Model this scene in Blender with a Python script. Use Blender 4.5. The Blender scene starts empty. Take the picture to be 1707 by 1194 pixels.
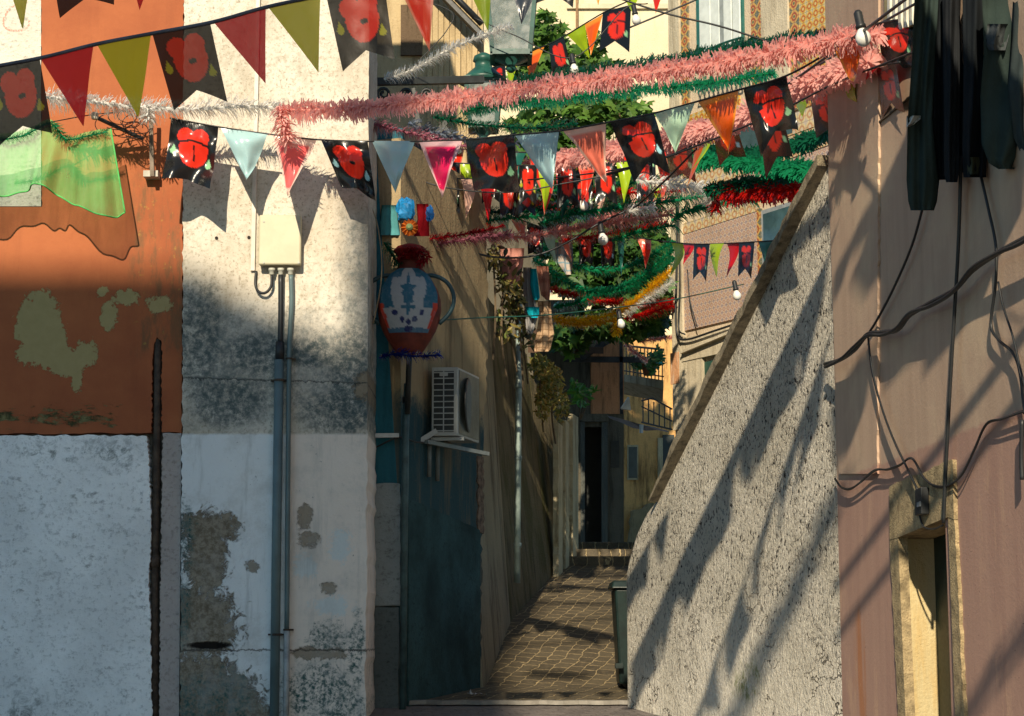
import bpy, math, random
from mathutils import Vector, Matrix, noise as mnoise
random.seed(7)
SC = bpy.context.scene
COL = SC.collection

# ------------------------------------------------ camera, sky, sun, exposure
F = 3200.0
EYE = 1.6
PITCH = math.atan(467.0 / F)
cd = bpy.data.cameras.new('camera')
cam = bpy.data.objects.new('camera', cd)
COL.objects.link(cam)
cam.location = (0, 0, EYE)
cam.rotation_euler = (math.pi / 2 + PITCH, 0, 0)
cd.sensor_width = 36
cd.lens = F / 1707 * 36
cd.clip_start = 0.1
cd.clip_end = 500
SC.camera = cam

SUND = Vector((0.25, 1.8, -1.0)).normalized()      # the way the sunlight travels
SUN_EL = math.asin(-SUND.z)
world = bpy.data.worlds.new('World')
SC.world = world
world.use_nodes = True
wn = world.node_tree
bg = wn.nodes['Background']
sky = wn.nodes.new('ShaderNodeTexSky')
sky.sky_type = 'NISHITA'
sky.sun_disc = False
sky.sun_elevation = SUN_EL
sky.sun_rotation = math.atan2(-SUND.x, -SUND.y)
sky.dust_density = 0.4
sky.ozone_density = 2.0
tint = wn.nodes.new('ShaderNodeMix'); tint.data_type = 'RGBA'; tint.blend_type = 'MULTIPLY'
tint.inputs[0].default_value = 1.0; tint.inputs[7].default_value = (.72, .98, 1.03, 1)
wn.links.new(sky.outputs[0], tint.inputs[6]); wn.links.new(tint.outputs[2], bg.inputs[0])
bg.inputs[1].default_value = 0.088
sd = bpy.data.lights.new('sun', 'SUN')
sd.energy = 5.0
sd.angle = math.radians(0.6)
sd.color = (1.0, 0.86, 0.64)
sun = bpy.data.objects.new('sun', sd)
COL.objects.link(sun)
sun.rotation_euler = SUND.to_track_quat('-Z', 'Y').to_euler()
sun.location = (-3, -20, 20)
vs = SC.view_settings
vs.view_transform = 'Standard'
vs.look = 'None'
vs.gamma = 1
vs.exposure = 0.42

# ------------------------------------------------ geometry helpers
CP, SP = math.cos(PITCH), math.sin(PITCH)
CAM = Vector((0, 0, EYE))
def ray(px, py):
    dx = (px - 853.5) / F
    dv = (597 - py) / F
    return Vector((dx, CP - dv * SP, SP + dv * CP))
def P(px, py, Y):
    r = ray(px, py)
    return CAM + r * (Y / r.y)
class Plane:
    """a vertical wall plane given by two plan points"""
    def __init__(s, a, b):
        s.a = Vector((a[0], a[1], 0)); s.u = Vector((b[0] - a[0], b[1] - a[1], 0)).normalized()
        s.n = Vector((s.u.y, -s.u.x, 0))
        if s.n.dot(CAM - s.a) < 0: s.n = -s.n
    def at(s, px, py, off=0.0):
        r = ray(px, py)
        t = (s.a + s.n * off - CAM).dot(s.n) / r.dot(s.n)
        return CAM + r * t
    def sz(s, px, py):
        p = s.at(px, py); return ((p - s.a).dot(s.u), p.z)
    def p(s, su, z, off=0.0):
        q = s.a + s.u * su + s.n * off
        return Vector((q.x, q.y, z))

def catmull(pts, n=8):
    pts = [Vector(p) for p in pts]
    if len(pts) < 3:
        a, b = pts
        return [a.lerp(b, i / n) for i in range(n + 1)]
    out = []
    q = [pts[0] * 2 - pts[1]] + pts + [pts[-1] * 2 - pts[-2]]
    for i in range(1, len(q) - 2):
        p0, p1, p2, p3 = q[i - 1:i + 3]
        for k in range(n):
            t = k / n
            out.append(0.5 * ((2 * p1) + (p2 - p0) * t + (2 * p0 - 5 * p1 + 4 * p2 - p3) * t * t + (3 * p1 - p0 - 3 * p2 + p3) * t ** 3))
    out.append(pts[-1])
    return out

def jag(pts, amp=4, step=14, seed=1, closed=True, axis=None):
    """roughen a pixel outline"""
    rnd = random.Random(seed)
    out = []
    n = len(pts)
    for i in range(n if closed else n - 1):
        a = pts[i]; b = pts[(i + 1) % n]
        d = math.hypot(b[0] - a[0], b[1] - a[1])
        k = max(1, int(d / step))
        for j in range(k):
            t = j / k
            x = a[0] + (b[0] - a[0]) * t; y = a[1] + (b[1] - a[1]) * t
            if j > 0:
                o = rnd.uniform(-amp, amp)
                x += -(b[1] - a[1]) / d * o; y += (b[0] - a[0]) / d * o
            out.append((x, y))
    if not closed: out.append(pts[-1])
    return out

class MB:
    def __init__(s):
        s.v = []; s.f = []; s.mi = []; s.col = None
    def add(s, vs, fs, mi=0):
        o = len(s.v); s.v += [tuple(v) for v in vs]
        for f in fs: s.f.append(tuple(i + o for i in f)); s.mi.append(mi)
        return s
    def hexa(s, a, b, mi=0):
        """a: 4 front corners, b: 4 back corners"""
        s.add(list(a) + list(b), [(0, 1, 2, 3), (7, 6, 5, 4), (0, 4, 5, 1), (1, 5, 6, 2), (2, 6, 7, 3), (3, 7, 4, 0)], mi)
        return s
    def box(s, lo, hi, mi=0):
        x0, y0, z0 = lo; x1, y1, z1 = hi
        return s.hexa([(x0, y0, z0), (x1, y0, z0), (x1, y0, z1), (x0, y0, z1)], [(x0, y1, z0), (x1, y1, z0), (x1, y1, z1), (x0, y1, z1)], mi)
    def prism(s, poly, off, mi=0):
        n = len(poly); off = Vector(off)
        vs = [Vector(p) for p in poly] + [Vector(p) + off for p in poly]
        fs = [tuple(range(n)), tuple(reversed(range(n, 2 * n)))]
        fs += [(i, i + n, (i + 1) % n + n, (i + 1) % n) for i in range(n)]
        return s.add(vs, fs, mi)
    def bar(s, a, b, w, h, up=(0, 0, 1), mi=0):
        a = Vector(a); b = Vector(b); d = (b - a).normalized()
        up = Vector(up)
        if abs(d.dot(up)) > .95: up = Vector((0, 1, 0))
        x = d.cross(up).normalized() * w / 2; y = x.cross(d).normalized() * h / 2
        return s.hexa([a - x - y, a + x - y, a + x + y, a - x + y], [b - x - y, b + x - y, b + x + y, b - x + y], mi)
    def tube(s, pts, r, n=8, mi=0, cap=True):
        pts = [Vector(p) for p in pts]
        m = len(pts); rr = r if isinstance(r, (list, tuple)) else [r] * m
        vs = []; ref = None
        for i, p in enumerate(pts):
            d = (pts[min(i + 1, m - 1)] - pts[max(i - 1, 0)])
            d = d.normalized() if d.length > 1e-9 else Vector((0, 0, 1))
            if ref is None:
                ref = Vector((0, 0, 1)) if abs(d.z) < .9 else Vector((1, 0, 0))
            x = d.cross(ref)
            if x.length < 1e-4: x = d.cross(Vector((.3, .8, .5)))
            x.normalize(); y = x.cross(d).normalized(); ref = y
            for k in range(n):
                a = 2 * math.pi * k / n
                vs.append(p + (x * math.cos(a) + y * math.sin(a)) * rr[i])
        fs = []
        for i in range(m - 1):
            for k in range(n):
                fs.append((i * n + k, i * n + (k + 1) % n, (i + 1) * n + (k + 1) % n, (i + 1) * n + k))
        if cap: fs += [tuple(reversed(range(n))), tuple(range((m - 1) * n, m * n))]
        return s.add(vs, fs, mi)
    def lathe(s, base, prof, n=16, axis=(0, 0, 1), sx=1.0, sy=1.0, mi=0):
        """prof: (r, h) pairs; the axis stands up; sx, sy squash it"""
        base = Vector(base); q = Vector((0, 0, 1)).rotation_difference(Vector(axis))
        vs = []
        for r, h in prof:
            for k in range(n):
                a = 2 * math.pi * k / n
                vs.append(base + q @ Vector((r * math.cos(a) * sx, r * math.sin(a) * sy, h)))
        fs = []
        m = len(prof)
        for i in range(m - 1):
            for k in range(n): fs.append((i * n + k, i * n + (k + 1) % n, (i + 1) * n + (k + 1) % n, (i + 1) * n + k))
        fs += [tuple(reversed(range(n))), tuple(range((m - 1) * n, m * n))]
        return s.add(vs, fs, mi)
    def grid(s, rows, mi=0, closed=False):
        m = len(rows); n = len(rows[0])
        vs = [p for r in rows for p in r]
        fs = []
        for i in range(m - 1):
            for k in range(n if closed else n - 1):
                fs.append((i * n + k, i * n + (k + 1) % n, (i + 1) * n + (k + 1) % n, (i + 1) * n + k))
        return s.add(vs, fs, mi)

def tag(o, label=None, cat=None, group=None, kind=None):
    if label: o['label'] = label
    if cat: o['category'] = cat
    if group: o['group'] = group
    if kind: o['kind'] = kind
    return o
def thing(name, loc, label, cat, group=None):
    o = bpy.data.objects.new(name, None); COL.objects.link(o)
    o.empty_display_size = .1
    o.location = loc
    return tag(o, label, cat, group)
def obj(name, mb, mats, parent=None, smooth=False, bevel=0.0):
    """link an MB as one mesh object; child meshes are stored relative to their top thing"""
    me = bpy.data.meshes.new(name)
    if parent is not None:
        loc = Vector((0, 0, 0)); q = parent
        while q is not None: loc = loc + Vector(q.location); q = q.parent
    else:
        xs = [v[0] for v in mb.v]; ys = [v[1] for v in mb.v]; zs = [v[2] for v in mb.v]
        loc = Vector(((min(xs) + max(xs)) / 2, (min(ys) + max(ys)) / 2, min(zs)))
    me.from_pydata([(v[0] - loc.x, v[1] - loc.y, v[2] - loc.z) for v in mb.v], [], mb.f)
    if not isinstance(mats, (list, tuple)): mats = [mats]
    for m in mats: me.materials.append(m)
    for p, i in zip(me.polygons, mb.mi): p.material_index = i
    if smooth: me.polygons.foreach_set('use_smooth', [True] * len(me.polygons))
    if mb.col:
        ca = me.color_attributes.new('Col', 'FLOAT_COLOR', 'POINT')
        ca.data.foreach_set('color', [c for q in mb.col for c in (q[0], q[1], q[2], 1)])
    me.update()
    o = bpy.data.objects.new(name, me); COL.objects.link(o)
    if parent is not None: o.parent = parent
    else: o.location = loc
    if bevel:
        b = o.modifiers.new('bevel', 'BEVEL'); b.width = bevel; b.segments = 2; b.limit_method = 'ANGLE'
    return o

# ------------------------------------------------ node helpers
class S:
    def __init__(s, b, k): s.b = b; s.k = k
    def _m(s, op, o, rev=False):
        return s.b.math(op, o, s) if rev else s.b.math(op, s, o)
    def __add__(s, o): return s._m('ADD', o)
    __radd__ = __add__
    def __sub__(s, o): return s._m('SUBTRACT', o)
    def __rsub__(s, o): return s._m('SUBTRACT', o, True)
    def __mul__(s, o): return s._m('MULTIPLY', o)
    __rmul__ = __mul__
    def __truediv__(s, o): return s._m('DIVIDE', o)
class B:
    def __init__(s, name):
        s.m = bpy.data.materials.new(name); s.m.use_nodes = True
        s.t = s.m.node_tree; s.t.nodes.clear()
        s._pos = None
    def n(s, t, **k):
        q = s.t.nodes.new(t)
        for a, v in k.items(): setattr(q, a, v)
        return q
    def put(s, sock, v):
        if isinstance(v, S): s.t.links.new(v.k, sock)
        elif isinstance(v, bpy.types.NodeSocket): s.t.links.new(v, sock)
        elif isinstance(v, (tuple, list)) and len(v) == 3 and sock.type == 'RGBA': sock.default_value = (*v, 1)
        else: sock.default_value = v
    def math(s, op, a, b=None, c=None, clamp=False):
        q = s.n('ShaderNodeMath', operation=op, use_clamp=clamp)
        s.put(q.inputs[0], a)
        if b is not None: s.put(q.inputs[1], b)
        if c is not None: s.put(q.inputs[2], c)
        return S(s, q.outputs[0])
    def pos(s):
        if s._pos is None:
            g = s.n('ShaderNodeNewGeometry'); x = s.n('ShaderNodeSeparateXYZ')
            s.t.links.new(g.outputs['Position'], x.inputs[0])
            s._pos = tuple(S(s, x.outputs[i]) for i in range(3)); s.P = g.outputs['Position']
        return s._pos
    def vec(s, x, y, z):
        q = s.n('ShaderNodeCombineXYZ')
        for i, v in enumerate((x, y, z)): s.put(q.inputs[i], v)
        return q.outputs[0]
    def noise(s, scale, detail=4, rough=.6, vec=None, dist=0.0):
        s.pos()
        q = s.n('ShaderNodeTexNoise'); s.t.links.new(vec if vec is not None else s.P, q.inputs['Vector'])
        q.inputs['Scale'].default_value = scale; q.inputs['Detail'].default_value = detail
        q.inputs['Roughness'].default_value = rough; q.inputs['Distortion'].default_value = dist
        return S(s, q.outputs[0])
    def voro(s, scale, vec=None, feature='F1', rand=1.0):
        s.pos()
        q = s.n('ShaderNodeTexVoronoi', feature=feature); s.t.links.new(vec if vec is not None else s.P, q.inputs['Vector'])
        q.inputs['Scale'].default_value = scale; q.inputs['Randomness'].default_value = rand
        return S(s, q.outputs['Distance'])
    def ss(s, x, lo, hi):
        q = s.n('ShaderNodeMapRange', interpolation_type='SMOOTHSTEP')
        s.put(q.inputs[0], x); q.inputs[1].default_value = lo; q.inputs[2].default_value = hi
        return S(s, q.outputs[0])
    def mix(s, f, a, b):
        q = s.n('ShaderNodeMix', data_type='RGBA'); s.put(q.inputs[0], f)
        s.put(q.inputs[6], a); s.put(q.inputs[7], b)
        return S(s, q.outputs[2])
    def mn(s, *a):
        r = a[0]
        for q in a[1:]: r = s.math('MINIMUM', r, q)
        return r
    def mx(s, *a):
        r = a[0]
        for q in a[1:]: r = s.math('MAXIMUM', r, q)
        return r
    def boxm(s, x, z, x0, x1, z0, z1, soft=.05, wob=None):
        d = s.mn(x - x0, x1 - x, z - z0, z1 - z)
        if wob is not None: d = d + wob
        return s.ss(d, 0, soft)
    def blob(s, x, z, cx, cz, rx, rz, wob=None, soft=.06):
        a = (x - cx) / rx; c = (z - cz) / rz
        d = s.math('SQRT', a * a + c * c)
        if wob is not None: d = d + wob
        return 1.0 - s.ss(d, 1 - soft, 1 + soft)
    def done(s, col, rough=.85, bump=None, bd=.01, bs=1.0, spec=.3, metal=0.0, trans=0.0, alpha=None, coat=0.0):
        p = s.n('ShaderNodeBsdfPrincipled'); o = s.n('ShaderNodeOutputMaterial')
        s.put(p.inputs['Base Color'], col); s.put(p.inputs['Roughness'], rough)
        p.inputs['Specular IOR Level'].default_value = spec; p.inputs['Metallic'].default_value = metal
        p.inputs['Coat Weight'].default_value = coat
        if bump is not None:
            q = s.n('ShaderNodeBump'); s.put(q.inputs['Height'], bump); q.inputs['Distance'].default_value = bd; q.inputs['Strength'].default_value = bs
            s.t.links.new(q.outputs[0], p.inputs['Normal'])
        sh = p.outputs[0]
        if trans:
            tr = s.n('ShaderNodeBsdfTranslucent'); s.put(tr.inputs[0], col)
            mx = s.n('ShaderNodeMixShader'); mx.inputs[0].default_value = trans
            s.t.links.new(sh, mx.inputs[1]); s.t.links.new(tr.outputs[0], mx.inputs[2]); sh = mx.outputs[0]
        if alpha is not None:
            tp = s.n('ShaderNodeBsdfTransparent')
            mx = s.n('ShaderNodeMixShader'); s.put(mx.inputs[0], alpha)
            s.t.links.new(tp.outputs[0], mx.inputs[1]); s.t.links.new(sh, mx.inputs[2]); sh = mx.outputs[0]
        s.t.links.new(sh, o.inputs[0])
        return s.m

def paint(name, c, rough=.5, var=.12, scale=9, spec=.4, metal=0.0, bump=.0, dirt=None, trans=0.0):
    """a worn single-colour surface"""
    b = B(name); n = b.noise(scale, 5, .65); n2 = b.noise(scale * 7, 3, .6)
    dark = tuple(x * (1 - 2.2 * var) for x in c); lite = tuple(min(1, x * (1 + var)) for x in c)
    col = b.mix(b.ss(n, .3, .7), dark, lite)
    if dirt: col = b.mix(b.ss(n2 * .5 + n * .5, .52, .68) * .8, col, dirt)
    return b.done(col, b.math('ADD', n2 * .25, rough - .12), bump=n2 if bump else None, bd=bump or .001, spec=spec, metal=metal, trans=trans)

# ------------------------------------------------ planes of the place
YF = 13.5                                       # the left facade stands square to the view
FAC = Plane((-3, YF), (0, YF))
RWA = P(1400, 1000, 11.0)
RW = Plane((RWA.x, 11.0), (RWA.x + .11 * 6, 5.0))          # brown house on the right, running towards the eye
GWB = P(1040, 1150, 14.5)
GW = Plane((RWA.x, 11.0), (GWB.x, 14.5))                   # roughcast stair wall
A0 = P(668, 900, 14.35); A1 = P(812, 900, 16.2); A2 = P(857, 900, 17.2); A3 = P(922, 900, 20.5); A4 = P(964, 900, 22.0)
WA = Plane((A0.x, 14.35), (A1.x, 16.2)); WB = Plane((A1.x, 16.2), (A2.x, 18.2)); WC = Plane((A2.x, 18.2), (A3.x, 20.5)); WD = Plane((A3.x, 20.5), (A4.x, 22.0))
T0 = P(1122, 700, 21.0)
TW = Plane((T0.x, 21.0), (T0.x + .57 * 3, 18.0))           # tiled house, oblique

FLOOR = [(-80, -2.2), (-10, -.75), (0, -.02), (13.0, 1.03), (14.4, 1.115), (16.2, 1.21), (18.2, 1.737), (20.5, 2.24), (21.2, 2.40)]
def floorz(y):
    for (a, za), (c, zc) in zip(FLOOR, FLOOR[1:]):
        if y <= c: return za + (zc - za) * (y - a) / (c - a)
    return FLOOR[-1][1]

# ------------------------------------------------ ground
def cobble(name, stone, joint, sc, ang, gap):
    b = B(name); x, y, z = b.pos()
    ca, sa = math.cos(ang), math.sin(ang)
    w1 = b.noise(1.3, 3); w2 = b.noise(1.1, 3, vec=b.vec(x + 7.0, y, z)); w3 = b.noise(7, 4, .7) - .5
    u = x * ca - y * sa + (w1 - .5) * .22 + w3 * .09; v = x * sa + y * ca + (w2 - .5) * .22 + w3 * .07
    vr = b.vec(u, v, 0.0)
    br = b.n('ShaderNodeTexBrick'); b.t.links.new(vr, br.inputs['Vector'])
    br.inputs['Scale'].default_value = sc; br.inputs['Mortar Size'].default_value = gap; br.inputs['Mortar Smooth'].default_value = .6
    br.inputs['Brick Width'].default_value = .56; br.inputs['Row Height'].default_value = .5
    br.inputs['Color1'].default_value = (*stone, 1); br.inputs['Color2'].default_value = (stone[0] * .6, stone[1] * .6, stone[2] * .62, 1)
    br.inputs['Mortar'].default_value = (*joint, 1)
    n = b.noise(24, 4); big = b.noise(.9, 4)
    col = b.mix(b.ss(n, .35, .75) * .5, S(b, br.outputs['Color']), (stone[0] * 1.7, stone[1] * 1.65, stone[2] * 1.6))
    col = b.mix(b.ss(big, .5, .72) * .55, col, (stone[0] * .55, stone[1] * .55, stone[2] * .5))
    h = 1.0 - S(b, br.outputs['Fac']) + n * .5 + w3 * .6
    return b.done(col, .62 + n * .2, bump=h, bd=.02, bs=.9, spec=.35)
M_PAVE = cobble('alley_cobbles', (.085, .068, .042), (.42, .32, .17), 3.7, -1.28, .026)
M_STREET = cobble('street_setts', (.16, .14, .13), (.12, .1, .085), 4.2, -.2, .02)

def strip(ys, x0, x1, dz, nx=2):
    rows = []
    for y in ys:
        a = x0(y) if callable(x0) else x0; c = x1(y) if callable(x1) else x1
        rows.append([Vector((a + (c - a) * i / (nx - 1), y, floorz(y) + dz)) for i in range(nx)])
    return MB().grid(rows)
ys = [-80, -10, 0, 5, 10, 13, 14.4, 16.2, 18.2, 20.5, 21.2, 90]
tag(obj('ground', strip(ys, -90, 90, -.02), M_STREET), kind='structure')
yy = [14.55 + i * .1 for i in range(67)]
def lx(y): return -1.3
tag(obj('alley_paving', strip(yy, -1.3, 2.2, .0, 6), M_PAVE), kind='structure')
g = MB()
for i, y0 in enumerate((21.15, 21.6, 22.05)):
    g.box((.35, y0, 2.1), (2.4, (21.6, 22.05, 27)[i] - .002, 2.49 + .1 * i))
tag(obj('alley_steps', g, M_PAVE, bevel=.012), kind='structure')
g = MB(); rows = []
for i in range(40):
    xx = -1.3 + i * .06
    yb = 14.50 + .02 * math.sin(i * 1.3)
    rows.append([Vector((xx, yb, floorz(yb) - .01)), Vector((xx, yb + .01, floorz(yb) + .02)), Vector((xx, yb + .09, floorz(yb) + .022)), Vector((xx, yb + .1, floorz(yb) - .01))])
g.grid(rows)
tag(obj('gutter_kerb', g, paint('kerb_stone', (.22, .2, .17), .7)), kind='structure')

# ------------------------------------------------ the shade: house across the street, behind the eye
h = thing('neighbour_house', (-7.5, -15, -1.3), 'plain plastered house across the street whose roof line shades the left facade', 'house')
prof = [(-14, -.8), (-14, 11.72), (-4.2, 11.72), (-3.57, 11.38), (-2.93, 11.02), (-2.35, 10.6), (-2.35, -.8)]
HY = -12.0; HX = HY * SUND.x / SUND.y; HZ = -HY * -SUND.z / SUND.y
obj('wall', MB().prism([(x + HX, HY, z + HZ if z > 0 else -1.2) for x, z in prof], (0, -7, 0)), paint('neighbour_plaster', (.5, .46, .4), .9), h)
obj('shade_chimney', MB().box((-3.02 + HX, HY - .8, 10.2 + HZ), (-2.74 + HX, HY + .002, 12.28 + HZ)).box((-2.74 + HX, HY - .8, 10.2 + HZ), (-2.47 + HX, HY + .002, 12.72 + HZ)).box((-2.78 + HX, HY - .84, 12.72 + HZ), (-2.43 + HX, HY + .03, 12.78 + HZ)), paint('shade_chimney_plaster', (.45, .4, .35), .9), h)  # unseen blocks, added and sized to shade the pennants and alley wall

# ------------------------------------------------ left corner house
def fx(px): return P(px, 640, YF).x
def fz(py): return P(600, py, YF).z
PX = fx(101) - fx(100)
def fpoly(pts, y): return [P(a, c, y) for a, c in pts]

def m_orange():
    b = B('orange_render'); x, y, z = b.pos()
    n1 = b.noise(1.6, 6, .65); n2 = b.noise(14, 5, .7); n3 = b.noise(90, 3, .6)
    col = b.mix(b.ss(n1, .3, .72), (.40, .128, .052), (.31, .092, .04))
    col = b.mix(b.ss(n2, .5, .8) * .35, col, (.3, .085, .035))
    st = b.noise(5, 5, .7, vec=b.vec(x * 3, y, z * .8))
    side = b.boxm(x, z, fx(205), fx(340), fz(600), fz(285), .14, (st - .5) * .3)
    drip = b.ss(b.noise(7, 5, .7, vec=b.vec(x, y, z * .1)), .52, .72)
    col = b.mix(drip * .35, col, (.24, .075, .035))
    col = b.mix(b.ss(b.noise(30, 6, .8), .64, .72) * .5, col, (.46, .24, .13))
    col = b.mix(b.ss(st, .42, .62) * side * .8, col, (.17, .09, .045))
    col = b.mix(b.ss(b.noise(20, 4), .6, .7) * side * .5, col, (.4, .28, .06))
    w = (b.noise(9, 6, .8) - .5) * 1.9 + (b.noise(45, 4, .7) - .5) * .5
    W = (b.noise(16, 6, .8) - .5) * 3.2
    g = [b.blob(x, z, fx(a), fz(c), r * PX, q * PX, w) for a, c, r, q in ((62, 545, 38, 58), (78, 570, 32, 46), (108, 603, 30, 24))]
    g += [b.blob(x, z, fx(a), fz(c), r * PX, q * PX, W) for a, c, r, q in ((140, 590, 20, 22), (128, 632, 10, 24), (178, 528, 14, 24), (206, 496, 22, 13), (262, 508, 22, 14), (40, 590, 14, 16), (166, 487, 10, 8))]
    gm = b.mx(*g); gm = b.ss(gm + (b.noise(60, 4, .75) - .5) * 1.5, .42, .58)
    low = b.boxm(x, z, fx(-20), fx(200), fz(714), fz(676), .05, (b.noise(7, 6, .75, vec=b.vec(x, y, z * 3)) - .57) * .5)
    col = b.mix(low, col, b.mix(b.ss(n2, .4, .65), (.05, .05, .02), (.23, .2, .09)))
    col = b.mix(gm, col, b.mix(n2, (.30, .235, .10), (.42, .33, .16)))
    hgt = n3 * .25 + n2 * .5 - gm * .9 - low * .6
    return b.done(col, .88, bump=hgt, bd=.006, bs=.8, spec=.2)

def m_whitebase(name='white_roughcast', tint=(.93, .93, .92), low=.82):
    b = B(name); x, y, z = b.pos()
    n1 = b.noise(2.2, 5, .6); n2 = b.noise(10, 6, .75, vec=b.vec(x * .8, y, z * 1.6), dist=.15); n3 = b.noise(38, 5, .65)
    lo = tuple(t * low for t in tint)
    col = b.mix(b.ss(n1, .3, .7), lo, tint)
    dk = tuple(t * .28 for t in tint); md = tuple(t * .45 for t in tint)
    col = b.mix(b.ss(n2, .52, .70) * b.ss(n3, .40, .56) * .85, col, dk)
    col = b.mix(b.ss(n3, .53, .66) * .5, col, md)
    top = b.boxm(x, z, fx(-60), fx(250), fz(800), fz(715), .22)
    bot = b.boxm(x, z, fx(-60), fx(250), fz(1400), fz(1110), .5)
    mold = b.ss(b.noise(11, 6, .8, dist=1.0) * .7 + b.noise(3, 3) * .3, .50, .62)
    col = b.mix(mold * b.mx(top, bot) * .9, col, (.07, .09, .085))
    return b.done(col, .95, bump=n3 * .7 + n2 * .8, bd=.012, bs=.9, spec=.15)

def m_pilaster():
    b = B('weathered_white_plaster'); x, y, z = b.pos()
    n1 = b.noise(1.7, 5, .6); n2 = b.noise(7, 6, .78, dist=.1); n3 = b.noise(45, 4, .7); n4 = b.noise(19, 7, .8, dist=.12)
    n5 = b.noise(4.5, 6, .72, vec=b.vec(x, y, z * .45), dist=.4)
    col = b.mix(b.ss(n1, .3, .7), (.56, .50, .41), (.66, .62, .54))
    col = b.mix(b.ss(n5, .46, .7) * .55, col, (.30, .26, .19))
    # tan speckle over the upper part
    col = b.mix(b.ss(n4, .48, .68) * .75, col, (.33, .28, .20))
    col = b.mix(b.ss(n3, .54, .66) * .6, col, (.2, .165, .11))
    # damp, grey-green band under the box
    wob = (n2 - .5) * 1.1
    band = b.boxm(x, z, fx(290), fx(640), fz(735), fz(495), .35, wob * .35)
    right = b.boxm(x, z, fx(545), fx(640), fz(730), fz(330), .22, wob * .3)
    grime = b.ss(n2 * .55 + n4 * .45, .40, .64)
    m = b.mx(band, right * .9)
    col = b.mix(m * b.ss(n1 * .4 + n4 * .6, .36, .6) * .6, col, (.34, .34, .33))
    col = b.mix(m * grime * .85, col, (.13, .16, .155))
    for a, c, r, q in ((435, 590, 60, 34), (385, 670, 62, 46), (330, 560, 40, 90), (590, 640, 40, 90), (520, 590, 40, 24), (560, 690, 60, 34)):
        col = b.mix(b.blob(x, z, fx(a), fz(c), r * PX, q * PX, wob * 1.2, .35) * b.ss(n4, .3, .62) * .85, col, (.055, .085, .09))
    # pale pink patch and grey-white patch at the foot
    low = 1.0 - b.ss(z + (n2 - .5) * .02, fz(728), fz(722))
    pinkside = b.ss(x, fx(481), fx(483))
    base = b.mix(pinkside, b.mix(n1, (.70, .73, .75), (.83, .85, .84)), b.mix(n1, (.70, .61, .53), (.80, .71, .63)))
    col = b.mix(low, col, base)
    ww = (b.noise(13, 6, .8, dist=.7) - .5) * 2.6
    peel = b.mx(*[b.blob(x, z, fx(a), fz(c), r * PX, q * PX, ww, .12) for a, c, r, q in ((352, 930, 34, 70), (340, 1040, 66, 62), (330, 1160, 88, 70), (355, 880, 50, 26), (405, 1190, 50, 60))])
    pc = b.mix(b.ss(n4, .4, .6), (.15, .12, .085), (.3, .26, .2))
    col = b.mix(peel * low, col, pc)
    green = b.mx(*[b.blob(x, z, fx(a), fz(c), r * PX, q * PX, ww * 1.2, .3) for a, c, r, q in ((310, 900, 20, 60), (330, 1170, 70, 36), (395, 1165, 40, 40), (540, 1150, 64, 40), (552, 1065, 30, 26), (575, 1180, 44, 30), (600, 1090, 12, 60), (312, 1010, 16, 60))])
    col = b.mix(green * low * b.ss(n3 * .4 + n4 * .6, .42, .58), col, (.03, .09, .085))
    chips = b.mx(*[b.blob(x, z, fx(a), fz(c), r * PX * 1.5, q * PX * 1.5, ww, .75) for a, c, r, q in ((512, 862, 9, 14), (520, 900, 12, 9), (553, 982, 9, 7), (427, 945, 8, 7), (520, 1088, 16, 7), (550, 1090, 22, 6), (605, 652, 10, 12), (612, 632, 12, 10))])
    fr = (b.noise(34, 6, .8) - .5) * 3.0
    chips = b.ss(chips * 1.0 + chips * fr, .45, .75)
    col = b.mix(chips * b.ss(z, fz(1330), fz(640)) * .0 + chips * .85, col, (.24, .19, .13))
    pale = b.mx(*[b.blob(x, z, fx(a), fz(c), r * PX * 1.4, q * PX * 1.4, ww, .75) for a, c, r, q in ((570, 910, 16, 22), (515, 945, 20, 16), (560, 1010, 26, 14))])
    pale = b.ss(pale * .8 + pale * fr * .5, .4, .7)
    col = b.mix(pale * pinkside * .8, col, (.58, .65, .66))
    col = b.mix(b.ss(b.noise(3.5, 6, .75), .45, .7) * low * .4, col, (.42, .41, .38))
    streak = b.ss(b.noise(9, 5, .7, vec=b.vec(x, y, z * .12)), .52, .7)
    col = b.mix(streak * low * .35, col, (.30, .31, .30))
    specks = b.ss(b.noise(24, 6, .8), .63, .7)
    col = b.mix(specks * low * .75, col, (.1, .13, .13))
    # cracks
    crk = b.math('ABSOLUTE', z - fz(635) + (n4 - .5) * .09 + (x - fx(450)) * .03)
    col = b.mix((1.0 - b.ss(crk, .002, .008)) * .8, col, (.04, .045, .045))
    crk2 = b.math('ABSOLUTE', z - fz(1084) + (n4 - .5) * .08)
    col = b.mix((1.0 - b.ss(crk2, .002, .01)) * .8, col, (.05, .045, .04))
    slot = b.blob(x, z, fx(360), fz(1076), 34 * PX, 6 * PX, ww * .35, .2)
    col = b.mix(slot, col, (.015, .012, .01))
    hg = n3 * .4 + n4 * .7 - peel * low * 1.2 - slot * 2.0 - chips * .8 + low * .5
    return b.done(col, .92, bump=hg, bd=.009, bs=.8, spec=.15)

ch = thing('corner_house', (fx(300), 13.7, 1.0), 'corner house front with orange render, white foot and mould-streaked white plaster', 'house')
M_PL = m_pilaster(); M_WB = m_whitebase(); M_OR = m_orange()
M_DARKCORE = paint('chase_rubble', (.15, .13, .11), .95, .25, 14, bump=.01)
# core behind the coats
obj('wall', MB().box((-9, 13.58, .3), (fx(604), 14.33, 9.0)), M_DARKCORE, ch)
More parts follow.
